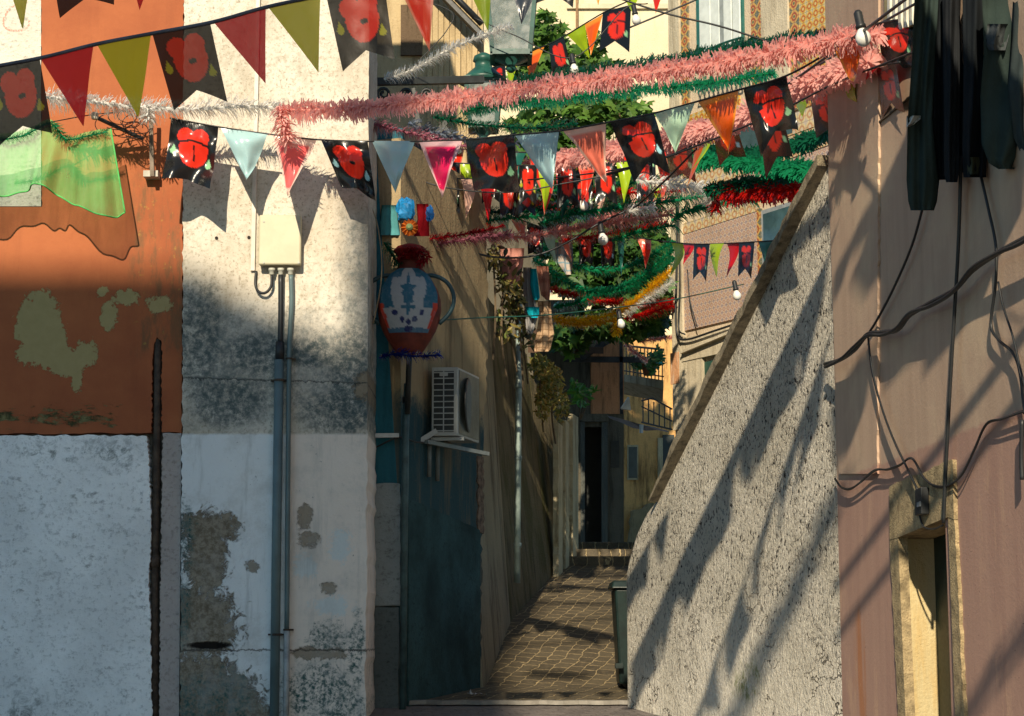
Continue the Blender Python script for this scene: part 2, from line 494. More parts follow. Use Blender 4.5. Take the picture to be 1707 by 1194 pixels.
# orange coat, with the notch where the pipe chase is broken out
op = jag([(303, 722), (270, 721)], 1.5, 9, 2, False) + jag([(270, 721), (269, 640), (270, 572), (262, 562), (256, 575), (253, 650), (253, 721)], 1.7, 3.5, 3, False) + jag([(253, 721), (100, 723), (-120, 723)], 1.5, 11, 4, False) + [(-120, 345)] + jag([(70, 345), (69, 180), (69, -160)], .9, 7, 15, False) + jag([(306, -160), (306, 200), (305, 300), (303, 722)], 1.5, 6, 5, False)
obj('orange_render', MB().prism(fpoly(op, 13.5), (0, .09, 0)), M_OR, ch)
obj('white_render', MB().prism(fpoly([(-120, -160), (68.4, -160), (68.4, 344), (-120, 344)], 13.503), (0, .08, 0)), m_whitebase('upper_white_render', (.66, .63, .55)), ch)
wl = jag([(-120, 726), (238, 726)], 2.0, 9, 6, False) + jag([(244, 727), (249, 790), (252, 900), (248, 960), (251, 1060), (253, 1194), (251, 1330)], 1.8, 3.5, 7, False) + [(-120, 1330)]
obj('white_base', MB().prism(fpoly(wl, 13.488), (0, .1, 0)), M_WB, ch)
sl = jag([(271, 722), (302, 722)], 1, 8, 8, False) + [(300, 1000), (297, 1330)] + jag([(265, 1330), (267, 1000), (269, 880), (271, 722)], 1.6, 3.5, 9, False)
obj('pinkish_strip', MB().prism(fpoly(sl, 13.494), (0, .1, 0)), m_whitebase('pinkish_roughcast', (.46, .4, .37)), ch)
pp = [(307.5, -160)] + jag([(616, -160), (614, 300), (612.5, 640)], .6, 10, 16, False) + jag([(612.5, 640), (611, 900), (608, 1330)], 2.0, 12, 11, False) + [(298, 1330)] + jag([(298, 1330), (300, 1180), (302, 900), (304, 640), (305, 300), (307, -100)], 1.6, 6, 12, False)
obj('corner_pilaster', MB().prism(fpoly(pp, 13.47), (0, .86, 0)), M_PL, ch)
# anchor holes beside the box
M_HOLE = paint('hole_dark', (.03, .025, .02), .9)
for a, c in ((361, 397), (415, 396)):
    q = P(a, c, 13.468)
    obj('anchor_hole', MB().lathe(q, [(.012, 0), (.012, .004), (.007, .006), (.007, .002)], 10, axis=(0, -1, 0)), M_HOLE, ch)

# rusty pipe in the chase
M_RUST = paint('rusty_pipe', (.075, .05, .035), .8, .3, 12, dirt=(.09, .05, .02), bump=.004)
dp = thing('drain_pipe', P(259, 1250, 13.52), 'dark rusty drainpipe sunk in a broken chase of the white and orange wall', 'pipe')
obj('pipe', MB().tube([P(259, 1330, 13.525), P(258, 1000, 13.525), P(262, 720, 13.525), P(263, 566, 13.53)], .026, 12), M_RUST, dp, True)
obj('joint', MB().tube([P(258.6, 946, 13.525), P(258.7, 928, 13.525)], .035, 12), M_RUST, dp, True)

# ------------------------------------------------ grey box, its conduits and cables
M_BOX = paint('box_beige', (.50, .46, .32), .45, .04, 6)
bx = thing('junction_box', P(469, 451, 13.4), 'beige plastic junction box on the white plaster above two grey-green conduits', 'electrical box')
c0 = P(434, 445, 13.47); c1 = P(504, 364, 13.47)
obj('body', MB().box((c0.x, 13.40, c0.z), (c1.x, 13.467, c1.z)), paint('box_rim', (.4, .37, .26), .5, .04), bx, bevel=.008)
obj('lid', MB().box((c0.x - .004, 13.372, c0.z - .004), (c1.x + .004, 13.399, c1.z + .004)), M_BOX, bx, bevel=.012)
M_GLAND = paint('gland_plastic', (.42, .42, .36), .5, .05)
for a, c in ((440, 370), (498, 370), (440, 438), (498, 438)):
    obj('screw', MB().lathe(P(a, c, 13.374), [(.008, 0), (.008, .004), (.005, .005)], 10, axis=(0, -1, 0)), M_GLAND, bx)
M_COND = paint('conduit_teal', (.10, .15, .16), .4, .08, 5)
M_BLACK = paint('black_rubber', (.018, .02, .022), .45, .1)
for a in (453, 468, 484):
    obj('cable_gland', MB().lathe(P(a, 459, 13.42), [(.013, 0), (.019, .008), (.019, .03), (.024, .032), (.024, .05)], 12), M_GLAND, bx, True)
obj('cable', MB().tube(catmull([P(453, 459, 13.42), P(452, 477, 13.42), P(443, 488, 13.42), P(432, 487, 13.43), P(426, 475, 13.45), P(427, 452, 13.455)], 6), .010, 8), M_BLACK, bx, True)
t = thing('conduit_pipe', P(457, 1250, 13.42), 'thicker of the two teal conduits below the beige box', 'pipe')
obj('cable', MB().tube(catmull([P(468, 459, 13.42), P(468, 520, 13.43), P(467, 575, 13.43)], 5), .019, 10), M_BLACK, t, True)
obj('sleeve', MB().tube([P(467, 570, 13.43), P(466, 602, 13.43)], .031, 12), M_BLACK, t, True)
obj('tube', MB().tube([P(465.5, 600, 13.43), P(461, 900, 13.43), P(455.5, 1330, 13.43)], .033, 14), M_COND, t, True)
for c in (634, 1058):
    q = P(466 - (c - 600) * .0115, c, 13.43)
    obj('clamp', MB().lathe(q, [(.037, -.008), (.038, 0), (.037, .008)], 14).box((q.x - .06, 13.44, q.z - .006), (q.x + .05, 13.468, q.z + .006)), M_RUST, t)
t = thing('conduit_pipe', P(476, 1250, 13.42), 'thinner of the two teal conduits below the beige box', 'pipe')
obj('tube', MB().tube(catmull([P(485, 459, 13.42), P(486, 500, 13.43), P(484, 545, 13.435), P(482, 600, 13.435), P(480, 800, 13.435), P(478, 1056, 13.435)], 6), .017, 12), M_COND, t, True)
obj('grey_tube', MB().tube([P(478.2, 1050, 13.435), P(475, 1330, 13.435)], .021, 12), paint('grey_tube', (.3, .31, .3), .5, .2), t, True)
for c in (598, 1050):
    q = P(482 - (c - 600) * .009, c, 13.435)
    obj('clamp', MB().lathe(q, [(.023, -.006), (.024, 0), (.023, .006)], 12).box((q.x - .02, 13.44, q.z - .006), (q.x + .045, 13.468, q.z + .006)), M_RUST, t)
t = tag(obj('cable_trunking', MB().box((P(427, 0, 13.46).x, 13.445, P(428, 452, 13.46).z), (P(434, 0, 13.46).x, 13.469, 9)), paint('trunking_white', (.62, .56, .48), .5, .08), bevel=.003), 'narrow white cable trunking running up the plaster beside the beige box', 'trunking')

# faint red chalk ring on the white render, top left
g = MB(); rows = []
for k in range(40):
    a = k / 40 * 2 * math.pi * .92; r = 21 + 2 * math.sin(a * 3)
    c_, s_ = math.cos(a), math.sin(a); q0_ = P(27 + (r - 1.6) * c_, 32 + (r - 1.6) * s_, 13.499); q1_ = P(27 + (r + 1.6) * c_, 32 + (r + 1.6) * s_, 13.499)
    rows.append([q0_, q1_])
g.grid(rows)
b_ = B('chalk_red'); n_ = b_.noise(60, 4, .7)
obj('chalk_ring', g, b_.done((.75, .3, .22), .9, alpha=b_.ss(n_, .42, .62) * .8), ch)

# ------------------------------------------------ alley, left side
def wp(pl, pts, off=0.0): return [pl.at(a, c, off) for a, c in pts]
def slab(pl, pts, off, th): return MB().prism(wp(pl, pts, off), -pl.n * th)

def m_streak(name, base, dark, green=None, tealz=None, s=1.0, tan=None, roughamp=1.0):
    """old plaster with rain streaks; green = moss colour at the foot; tealz = (height, colour) of a lower coat"""
    b = B(name); x, y, z = b.pos()
    n1 = b.noise(1.4 * s, 5, .6); st = b.noise(6 * s, 6, .7, vec=b.vec(x * 1.0, y * 1.0, z * .12)); n3 = b.noise(40, 5, .7); n4 = b.noise(9, 6, .75)
    col = b.mix(b.ss(n1, .3, .7), tuple(c * .8 for c in base), base)
    if tan: col = b.mix(b.ss(n4, .45, .7) * .6, col, tan)
    if tealz:
        m = 1.0 - b.ss(z + (n4 - .5) * .5, tealz[0] - .12, tealz[0] + .12)
        col = b.mix(m, col, b.mix(n4, tuple(c * .75 for c in tealz[1]), tealz[1]))
    col = b.mix(b.ss(st, .47, .68) * .85, col, dark)
    col = b.mix(b.ss(n3, .56, .72) * .4, col, dark)
    if green:
        gm = b.ss(b.noise(3.2, 5, .7, vec=b.vec(x, y, z * .35)), .45, .62)
        col = b.mix(gm * .8, col, green)
    return b.done(col, .93, bump=n3 * .5 + st * .8 + n4 * .4, bd=.02 * roughamp, bs=.9, spec=.12)
M_WALLA = m_streak('alley_plaster', (.38, .29, .17), (.17, .13, .08), tealz=(3.4, (.035, .082, .095)), s=.8)
M_WALLB = m_streak('alley_rough_wall', (.17, .14, .085), (.03, .026, .02), green=(.075, .07, .028), s=1.2, roughamp=2)  # rain streaks and moss, darkened further to stand for shadows on this wall
M_TEAL = m_streak('teal_paint', (.03, .15, .20), (.02, .09, .12), s=.8)
M_QUOIN = m_whitebase('quoin_stone', (.26, .29, .29))
M_TANW = m_streak('tan_weathered', (.55, .42, .24), (.2, .14, .07), s=1.0)

ah = thing('alley_house', (A0.x, 14.5, 1.1), 'house along the left of the alley with teal corner, tan plaster and teal foot', 'house')
teal = Plane((-3, 14.35), (0, 14.35))
obj('teal_wall', MB().prism(wp(teal, [(560, 806), (560, 200), (671, 214), (669, 806)]), (0, .3, 0)), M_TEAL, ah)
obj('corner_stone', MB().prism(wp(teal, jag([(560, 806), (667, 806), (667, 1010), (560, 1010)], 1.2, 12, 3), .02), (0, .3, 0)), M_QUOIN, ah, bevel=.01)
obj('corner_stone', MB().prism(wp(teal, jag([(560, 1012), (665, 1012), (664, 1240), (560, 1240)], 1.2, 12, 4), .012), (0, .3, 0)), m_whitebase('dark_corner_stone', (.12, .14, .14)), ah, bevel=.01)
obj('side_wall', slab(WA, [(668, 1230), (668, 230), (812, 318)] + jag([(812, 318), (812, 640), (803, 760), (802, 1190)], 2.5, 9, 5, False), 0, .5), M_WALLA, ah)
obj('foot_render', slab(WA, jag([(681, 1230), (681, 832)], .5, 30, 6, False) + jag([(690, 835), (800, 884), (802, 1190)], 1.5, 9, 7, False), .018, .02), m_whitebase('teal_foot_render', (.045, .10, .105), .4), ah)
obj('exposed_brick', slab(WA, jag([(797, 760), (806, 762), (807, 890), (798, 886)], 2, 8, 8), .012, .02), paint('old_brick', (.2, .13, .09), .9, .3, 20, bump=.01), ah)

aw = thing('alley_wall', (A1.x, 16.3, 1.2), 'old streaked and mossy wall along the left of the alley below the laundry', 'wall')
def twall(pl, pts, nm, m):
    bt = (.08, .12)[pl is not WB]; q = [p - pl.n * (bt * max(0, p.z - floorz(p.y))) for p in wp(pl, pts)]
    return obj(nm, MB().prism(q, -pl.n * .6), m, aw)
twall(WB, [(806, 1160)] + jag([(809, 640), (812, 380), (857, 440)], 2, 9, 9, False) + [(857, 1130)], 'near_length', m_streak('grey_concrete_wall', (.34, .29, .20), (.08, .065, .045), s=1.1, roughamp=2))
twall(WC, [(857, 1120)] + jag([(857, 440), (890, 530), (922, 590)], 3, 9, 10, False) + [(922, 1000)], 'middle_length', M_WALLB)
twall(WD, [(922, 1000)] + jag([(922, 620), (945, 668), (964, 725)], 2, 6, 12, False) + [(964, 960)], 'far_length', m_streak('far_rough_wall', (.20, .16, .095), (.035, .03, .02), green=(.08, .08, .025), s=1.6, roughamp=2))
M_POST = m_streak('door_post_stone', (.5, .43, .28), (.2, .16, .09), s=2)
for a, w, c0, c1 in ((931, 7, 705, 985), (943, 6, 700, 965), (955, 9, 690, 945)):
    obj('door_post', slab(WD, jag([(a, c1), (a, c0), (a + w, c0 + 6), (a + w, c1 - 10)], .5, 12, a), .05, .06), M_POST, aw)

# upper storey set back over the alley house
uh = thing('boarded_house', (-1.2, 17.6, 1.5), 'weathered tan upper house with a dark sloping eave above the alley', 'house')
UP = Plane((-3, 17.6), (0, 17.6))
obj('wall', slab(UP, [(560, 420), (560, -60), (806, -60), (806, 420)], 0, .4), M_TANW, uh)
obj('hatch', slab(UP, [(668, 92), (668, 8), (704, 8), (704, 92)], .03, .04), m_streak('dark_boards', (.16, .11, .07), (.05, .035, .02), s=3), uh)
for k in range(10):
    a = 712 + k * 9.4
    obj('board', slab(UP, [(a, 300), (a + .5, -60), (a + 8.7, -60), (a + 8.4, 300)], .02 + .006 * (k % 3), .03), M_TANW, uh)
obj('eave', MB().bar(UP.at(700, -46, .2), UP.at(806, 62, .2), .12, .05), M_BLACK, uh)
obj('gutter', MB().tube([UP.at(725, -40, .3), UP.at(803, 40, .3)], .03, 8), M_BLACK, uh, True)

# ------------------------------------------------ end of the alley
eh = thing('end_house', (1.3, 24.2, 2.6), 'dark shaded stone house with a doorway closing the alley', 'house')
E1 = Plane((0, 24.2), (3, 24.2))
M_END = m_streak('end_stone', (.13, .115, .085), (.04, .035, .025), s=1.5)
def eslab(pts, off, th): return slab(E1, pts, off, th)
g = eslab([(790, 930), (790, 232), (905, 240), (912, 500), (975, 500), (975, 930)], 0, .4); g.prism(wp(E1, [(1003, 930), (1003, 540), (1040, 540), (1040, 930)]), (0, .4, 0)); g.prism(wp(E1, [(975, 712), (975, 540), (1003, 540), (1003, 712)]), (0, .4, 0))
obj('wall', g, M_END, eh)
obj('door', eslab([(975, 930), (975, 712), (1003, 712), (1003, 930)], -.2, .05), paint('black_door', (.02, .022, .02), .7), eh)
obj('window', eslab([(1018, 780), (1018, 735), (1032, 735), (1032, 780)], .01, .008), paint('end_window', (.02, .025, .026), .3), eh)
for a, w in ((968, 7), (1003, 10)):
    obj('door_jamb', eslab([(a, 925), (a, 704), (a + w, 704), (a + w, 925)], .04, .06), m_streak('jamb_stone', (.09, .095, .085), (.12, .12, .1), s=2), eh)
obj('roof', MB().prism([P(880, 588, 23.3), P(1006, 590, 23.3), P(1006, 560, 24.3), P(880, 556, 24.3)], (0, 0, .08)), m_streak('dark_roof', (.10, .06, .04), (.04, .03, .02), s=3), eh)
obj('lintel', eslab([(966, 703), (966, 690), (1015, 690), (1015, 703)], .05, .07), M_END, eh)
obj('upper_wall', eslab([(985, 690), (985, 540), (1040, 540), (1040, 690)], .02, .02), m_streak('upper_end', (.55, .25, .12), (.14, .08, .04), s=2), eh)

fh = thing('far_house', (2.2, 27.0, 2.6), 'sunlit yellowish old house beyond the alley with dark shutter and slab balcony', 'house')
E2 = Plane((0, 27.0), (3, 27.25))
obj('wall', slab(E2, [(1000, 950), (1000, 560), (1135, 560), (1135, 950)], 0, .4), m_streak('far_plaster', (.70, .40, .15), (.12, .075, .035), s=1.6), fh)
obj('door_frame', slab(E2, [(1097, 900), (1097, 730), (1105, 730), (1105, 900)], .05, .06), M_POST, fh)
obj('shutter', slab(E2, [(1105, 850), (1105, 725), (1124, 725), (1124, 850)], .04, .05), paint('dark_shutter', (.03, .04, .04), .6), fh)
M_BALC = m_streak('balcony_slab', (.5, .44, .32), (.2, .16, .1), s=2)
M_IRON = paint('dark_iron', (.02, .025, .026), .5, .2)
E3 = Plane((P(1020, 620, 25.6).x, 25.6), (P(1106, 640, 24.2).x, 24.2))
g = MB().prism(wp(E3, [(1018, 632), (1018, 621), (1106, 634), (1106, 648)]), (.1, 1.4, 0))
obj('balcony_slab', g, M_BALC, fh)
g = MB()
for k in range(15):
    a = 1020 + k * 6
    g.tube([E3.at(a, 622 + k * .9, -.03), E3.at(a, 574 + k * .6, -.03)], .008, 5)
g.tube([E3.at(1018, 574, -.03), E3.at(1106, 583, -.03)], .016, 6); g.tube([E3.at(1018, 615, -.03), E3.at(1106, 628, -.03)], .01, 6)
obj('balcony_railing', g, M_IRON, fh)
g = MB()
for k in range(6):
    a = 1072 + k * 9; g.tube([E3.at(a, 704 + k * 2, .0), E3.at(a, 664 + k * 3, .0)], .009, 5)
g.tube([E3.at(1070, 668, 0), E3.at(1088, 664, 0), E3.at(1120, 682, 0)], .012, 5); g.tube([E3.at(1070, 678, .0), E3.at(1120, 702, .0)], .01, 5); g.tube([E3.at(1070, 704, 0), E3.at(1120, 716, 0)], .012, 5)
obj('lower_railing', g, M_IRON, fh)
obj('orange_patch', slab(E2, jag([(1014, 690), (1012, 640), (1034, 632), (1040, 688)], 2.5, 7, 31), .02, .018), m_streak('flaking_red', (.72, .22, .09), (.5, .16, .07), s=3), fh)
wn_ = obj('window', slab(E2, [(1046, 800), (1046, 742), (1064, 742), (1064, 800)], .03, .028), M_POST, fh)
obj('pane', slab(E2, [(1048, 797), (1048, 745), (1062, 745), (1062, 797)], .036, .004), paint('far_pane', (.03, .04, .04), .2), wn_)
obj('step_stone', slab(E2, jag([(1050, 905), (1056, 850), (1090, 838), (1112, 905)], 3, 8, 33), .35, .3), m_streak('rubble', (.30, .24, .14), (.08, .07, .045), s=4), fh)
# iron beam and struts crossing the alley end
t = thing('roof_frame', P(985, 600, 23.4), 'dark timber roof frame with a sloping strut crossing the alley end', 'roof frame')
M_TIM = paint('dark_timber', (.035, .032, .03), .8, .3)
obj('beam', MB().bar(P(940, 599, 23.4), P(1078, 600, 23.4), .05, .07), M_TIM, t)
obj('strut', MB().bar(P(968, 597, 23.35), P(1040, 552, 23.35), .05, .07), M_TIM, t)
obj('post', MB().bar(P(1036, 690, 23.4), P(1035, 548, 23.4), .04, .05), M_TIM, t)
t = tag(obj('sheet_awning', MB().grid([[P(a, c + 3 * math.sin(a * .3), 23.0 + .3 * math.sin(a * .11)) for a, c in ((1012, 690), (1030, 694), (1050, 700), (1072, 706), (1092, 710), (1112, 716))], [P(a, c + 3 * math.sin(a * .37), 22.4) for a, c in ((1016, 700), (1034, 706), (1054, 712), (1076, 716), (1096, 718), (1116, 724))]]), paint('rusty_sheet', (.06, .05, .045), .7, .3)), 'ragged dark rusty metal awning low over the far end of the alley', 'awning')
for k, (pts, nm, lb, m) in enumerate((
    ([(1034, 681), (1046, 662), (1052, 684), (1036, 683)], 'cloth_rag', 'pale triangular rag draped over the dark awning', (.62, .58, .5)),
    ([(1066, 722), (1066, 708), (1073, 708), (1072, 722)], 'cloth_rag', 'small white rag hanging below the dark awning', (.6, .6, .56)))):
    g = MB().grid([[P(*pts[0], 22.3), P((pts[0][0] + pts[3][0]) / 2, pts[0][1], 22.25), P(*pts[3], 22.3)], [P(*pts[1], 22.35), P((pts[1][0] + pts[2][0]) / 2, pts[1][1], 22.28), P(*pts[2], 22.3)]])
    tag(obj(nm, g, paint('rag%d' % k, m, .9, trans=.2)), lb, 'rag')

# cream house behind the vine
cr = thing('cream_house', (1.2, 27.5, 2.6), 'large plain cream house rising behind the vine', 'house')
E4 = Plane((0, 27.5), (3, 27.5))
obj('wall', slab(E4, [(780, 330), (780, -80), (1160, -80), (1160, 560), (900, 560), (900, 330)], 0, .4), m_streak('cream_plaster', (.74, .62, .42), (.6, .5, .33), s=.5), cr)
obj('cornice', slab(E4, [(945, 14), (945, 6), (1120, 6), (1120, 14)], .05, .06), m_streak('cream_trim', (.7, .6, .42), (.5, .42, .28), s=.8), cr)
g = MB().tube([E4.at(962, -60, .05), E4.at(962, 120, .05)], .02, 8)
obj('pipe', g, paint('rust_pipe_thin', (.3, .17, .08), .7, .2), cr, True)

# ------------------------------------------------ tiled house on the right
def m_tile(name, s, ca, cb, cc, pl, dirt=.35):
    """small printed tiles: s = tile side, in the wall's own metres"""
    b = B(name); x, y, z = b.pos()
    u = (x - pl.a.x) * pl.u.x + (y - pl.a.y) * pl.u.y
    fu = b.math('FRACT', u / s + .0); fv = b.math('FRACT', z / s)
    du = b.math('ABSOLUTE', fu - .5); dv = b.math('ABSOLUTE', fv - .5)
    r = b.math('SQRT', du * du + dv * dv); dia = du + dv; mx_ = b.mx(du, dv)
    ring = b.ss(b.math('ABSOLUTE', r - .26), .10, .05)
    cross = b.ss(b.mn(du, dv), .07, .03)
    col = b.mix(ring, ca, cb)
    col = b.mix(b.ss(dia, .62, .72), col, cc)
    col = b.mix(b.ss(r, .14, .09), col, cc)
    col = b.mix(cross * b.ss(r, .2, .3) * .7, col, cb)
    col = b.mix(b.ss(mx_, .455, .49) * .6, col, (.3, .25, .2))
    n = b.noise(5, 5, .7)
    col = b.mix(b.ss(n, .5, .75) * dirt, col, (.16, .12, .09))
    return b.done(col, .32, bump=b.ss(mx_, .49, .45), bd=.002, spec=.45)
M_T1 = m_tile('pink_tiles', .075, (.52, .40, .30), (.36, .20, .15), (.33, .25, .26), TW)
M_T2 = m_tile('ochre_tiles', .10, (.55, .34, .05), (.38, .10, .03), (.50, .42, .22), TW)
M_T3 = m_tile('border_tiles', .14, (.50, .30, .08), (.30, .07, .03), (.10, .11, .07), TW)
M_T4 = m_tile('pale_band_tiles', .13, (.58, .46, .24), (.42, .22, .12), (.5, .42, .34), TW)
M_STONE = m_streak('pale_stone', (.60, .52, .38), (.34, .28, .19), s=1.6)
M_CREAM = m_streak('cream_coat', (.66, .53, .38), (.5, .4, .27), s=.8)
th = thing('tiled_house', (T0.x + .5, 20, 2.0), 'tall house faced with patterned brown and ochre tiles and pale stone pilasters', 'house')
def trect(a, c, y0, y1, off, t=.03):
    q0 = TW.at(a, y0); q1 = TW.at(a, y1); s0 = (q0 - TW.a).dot(TW.u); r = TW.at(c, y0); s1 = (r - TW.a).dot(TW.u)
    return MB().prism([TW.p(s0, q1.z, off), TW.p(s0, q0.z, off), TW.p(s1, q0.z, off), TW.p(s1, q1.z, off)], -TW.n * t)
obj('wall', trect(1114, 1480, -260, 800, 0, .5), M_CREAM, th)
for a, c, y0, y1, m in ((1117, 1134, -200, 720, M_STONE), (1270, 1314, -200, 215, M_STONE)):
    obj('pilaster', trect(a, c, y0, y1, .05, .05), m, th)
for a, c, y0, y1, m, o in ((1134, 1146, -200, 300, M_T3, .022), (1250, 1270, -200, 250, M_T3, .022), (1314, 1330, -200, 190, M_T3, .026), (1330, 1400, -200, 185, M_T2, .02), (1146, 1235, 195, 268, M_T2, .02), (1155, 1400, 288, 322, M_T4, .03), (1158, 1400, 318, 352, M_T1, .02), (1140, 1265, 392, 553, M_T1, .024), (1265, 1272, 350, 500, M_T3, .03), (1325, 1400, 280, 520, M_T1, .02), (1272, 1325, 398, 520, M_T1, .02), (1140, 1268, 374, 392, M_T4, .03), (1135, 1141, 380, 556, M_T2, .03), (1146, 1400, 258, 290, M_T4, .034)):
    obj('tile_panel', trect(a, c, y0, y1, o, .02), m, th)
# upper window: dark green frame, white shutters, little balcony rail
w = obj('window', trect(1160, 1237, -200, 104, .024, .03), paint('green_frame', (.03, .14, .12), .5), th)
for a, c in ((1168, 1186), (1187, 1201), (1208, 1221), (1223, 1235)):
    obj('shutter_leaf', trect(a, c, -200, 100, .05, .02), paint('white_shutter', (.66, .70, .66), .5, .06), w, bevel=.006)
obj('frame', trect(1201, 1208, -200, 100, .045, .02), paint('shutter_gap', (.3, .33, .32), .6), w)
M_GIRON = paint('green_iron', (.02, .1, .075), .4, .15)
g = MB(); top = []; bot = []
for k in range(11):
    a = 1160 + k * 7.6
    top.append(TW.at(a, 96 - k * 3.3 - 4 * math.sin(k * .31), .28)); bot.append(TW.at(a, 122 - k * 2.6, .28))
g.tube(top, .013, 6); g.tube(bot, .01, 6)
for k in range(10):
    g.tube([bot[k], top[k + 1]], .007, 5); g.tube([top[k], bot[k + 1]], .007, 5)
obj('balcony_rail', g, M_GIRON, th)
w = obj('window', trect(1272, 1326, 352, 470, .026, .02), paint('window_frame_grey', (.25, .27, .28), .5), th)
obj('pane', trect(1276, 1322, 358, 466, .034, .006), paint('pane_glass', (.05, .1, .12), .08, .2, 3, spec=.8), w)
w = obj('window', trect(1216, 1325, 205, 262, .036, .02), paint('window_recess', (.05, .09, .1), .3), th)
obj('lintel', trect(1143, 1300, 566, 604, .06, .07), M_STONE, th)
obj('door_jamb', trect(1145, 1176, 604, 760, .05, .06), M_STONE, th)
d = obj('door', trect(1176, 1290, 604, 760, .015, .02), paint('green_door', (.02, .07, .05), .5), th)
g = MB().bar(TW.at(1136, 588, .09), TW.at(1262, 536, .09), .05, .03)
obj('string_course', g, M_STONE, th)
obj('painted_patch', trect(1124, 1138, 590, 642, .055, .01), m_streak('flaking_orange', (.6, .3, .15), (.66, .58, .45), s=4), th)
g = MB().tube(catmull([TW.at(a, c, .1) for a, c in ((1127, 300), (1128, 420), (1126, 520), (1130, 560), (1146, 566), (1190, 552), (1262, 528))], 5), .012, 6)
g.tube(catmull([TW.at(a, c, .1) for a, c in ((1130, 320), (1133, 470), (1131, 545), (1142, 558))], 5), .009, 6)
g.tube(catmull([TW.at(a, c, .1) for a, c in ((1146, 450), (1150, 500), (1162, 545))], 5), .007, 6)
tag(obj('wall_cable', g, M_BLACK, smooth=True), 'black cables pinned along the stone pilaster of the tiled house', 'cable')

# ------------------------------------------------ stair wall
def m_roughcast():
    b = B('grey_roughcast'); x, y, z = b.pos()
    v = b.vec(x * 1.0, y * 1.0, z * .68)
    c1 = b.noise(42, 4, .72, vec=v, dist=.5); c2 = b.noise(13, 4, .7, vec=v); n = b.noise(2, 5, .6); fine = b.noise(95, 3, .6, vec=v)
    smooth = b.ss(z + (n - .5) * 1.2 + (b.noise(1.1, 3) - .5), 1.15, 2.1)
    n6 = b.noise(3.2, 5, .7, dist=.6)
    col = b.mix(b.ss(n, .3, .7), (.62, .57, .47), (.80, .74, .63))
    col = b.mix(b.ss(n6, .52, .72) * .4, col, (.46, .41, .32))
    pit = b.ss(c1 * .8 + c2 * .2, .465, .40)
    col = b.mix(pit * (smooth * .8 + .25), col, (.035, .032, .03))
    col = b.mix(b.ss(fine, .56, .7) * .35, col, (.8, .74, .64))
    w = (b.noise(8, 5, .75) - .5) * 2.0
    q = GW.at(1245, 1135)
    moss = b.blob(x, z, q.x, q.z, .06, .11, w * 1.6, .5) * b.ss(c1 * .5 + c2 * .5, .44, .58)
    col = b.mix(moss * .8, col, (.14, .17, .03))
    crk = b.math('ABSOLUTE', b.noise(2.6, 4, .6, vec=b.vec(x, y, z * 1.6)) - .5)
    crk = b.ss(crk, .010, .002) * b.ss(b.noise(1.4, 2, vec=b.vec(x + 3.0, y, z)), .46, .56)
    col = b.mix(crk * (1.0 - smooth * .7) * .9, col, (.03, .025, .02))
    h = c1 * (smooth * .9 + .5) + c2 * .7 + fine * .25 - crk * .6
    return b.done(col, .95, bump=h, bd=.055, bs=1.0, spec=.1)
M_RC = m_roughcast()
def lerpy(pts, a):
    for (x0, y0), (x1, y1) in zip(pts, pts[1:]):
        if a <= x1: return y0 + (y1 - y0) * (a - x0) / (x1 - x0)
    return pts[-1][1]
ctop = [(1040, 1004), (1044, 960), (1050, 930), (1062, 892), (1078, 858), (1097, 834), (1380, 276), (1420, 200)]
sw = thing('stair_wall', (1.3, 12.8, .9), 'grey roughcast stair wall with a sloping dark coping and rounded end', 'wall')
top, bot = [], []
pxs = [1410 - i * 6 for i in range(61)] + [1045.5]
for a in pxs:
    q = GW.at(a, 900); t_ = GW.at(a, lerpy(ctop, a))
    top.append(Vector((q.x, q.y, t_.z))); bot.append(Vector((q.x, q.y, .6)))
# the rounded end, turning back into the alley
last = top[-1]; u = -GW.u if GW.u.y < 0 else GW.u
cen = Vector((last.x, last.y, 0)) - GW.n * .10
a0 = math.atan2(GW.n.y, GW.n.x)
zs = [GW.at(a, lerpy(ctop, a)).z for a in (1045, 1044, 1044, 1043, 1043, 1042, 1042, 1041, 1041)]
for k in range(1, 10):
    ang = a0 - math.radians(10 * k) * 1.0
    v = cen + Vector((math.cos(ang), math.sin(ang), 0)) * .10
    top.append(Vector((v.x, v.y, zs[k - 1]))); bot.append(Vector((v.x, v.y, .6)))
e = top[-1]
for k in range(1, 9):
    top.append(Vector((e.x + .17 * k, e.y + .55 * k, e.z - .05 + .12 * k))); bot.append(Vector((e.x + .17 * k, e.y + .55 * k, .6)))
back = [Vector((p.x + .62, p.y + .42, p.z)) for p in top]
rows = [[b_ + (t_ - b_) * (i / 40) for b_, t_ in zip(bot, top)] for i in range(41)] + [back, [Vector((p.x, p.y, .6)) for p in back]]
o = obj('wall', MB().grid(rows), M_RC, sw, True)
M_COPE = paint('coping_mortar', (.24, .20, .135), .95, .28, 18, dirt=(.09, .07, .045), bump=.01)
rnd = random.Random(4)
cp = MB(); rr = []
for i in range(46):
    t_ = i / 45; a = 1097 + (1381 - 1097) * t_
    j = rnd.uniform(-2.0, 2.0)
    yy_ = lerpy([(1097, 834), (1381, 274)], a)
    p = GW.at(a, yy_); w_ = .055
    up = Vector((0, 0, 1))
    f = GW.n * (.075 + j * .003)
    rr.append([p + f + up * (-.012), p + f + up * ((.056 + j * .004) * min(1, .2 + i * .12)), p - GW.n * .22 + up * ((.06 + j * .003) * min(1, .2 + i * .12)), p - GW.n * .22 - up * .012])
cp.grid(rr, closed=True); n4 = len(rr) * 4
cp.f.append((0, 1, 2, 3)); cp.mi.append(0); cp.f.append((n4 - 1, n4 - 2, n4 - 3, n4 - 4)); cp.mi.append(0)
obj('coping', cp, M_COPE, sw)

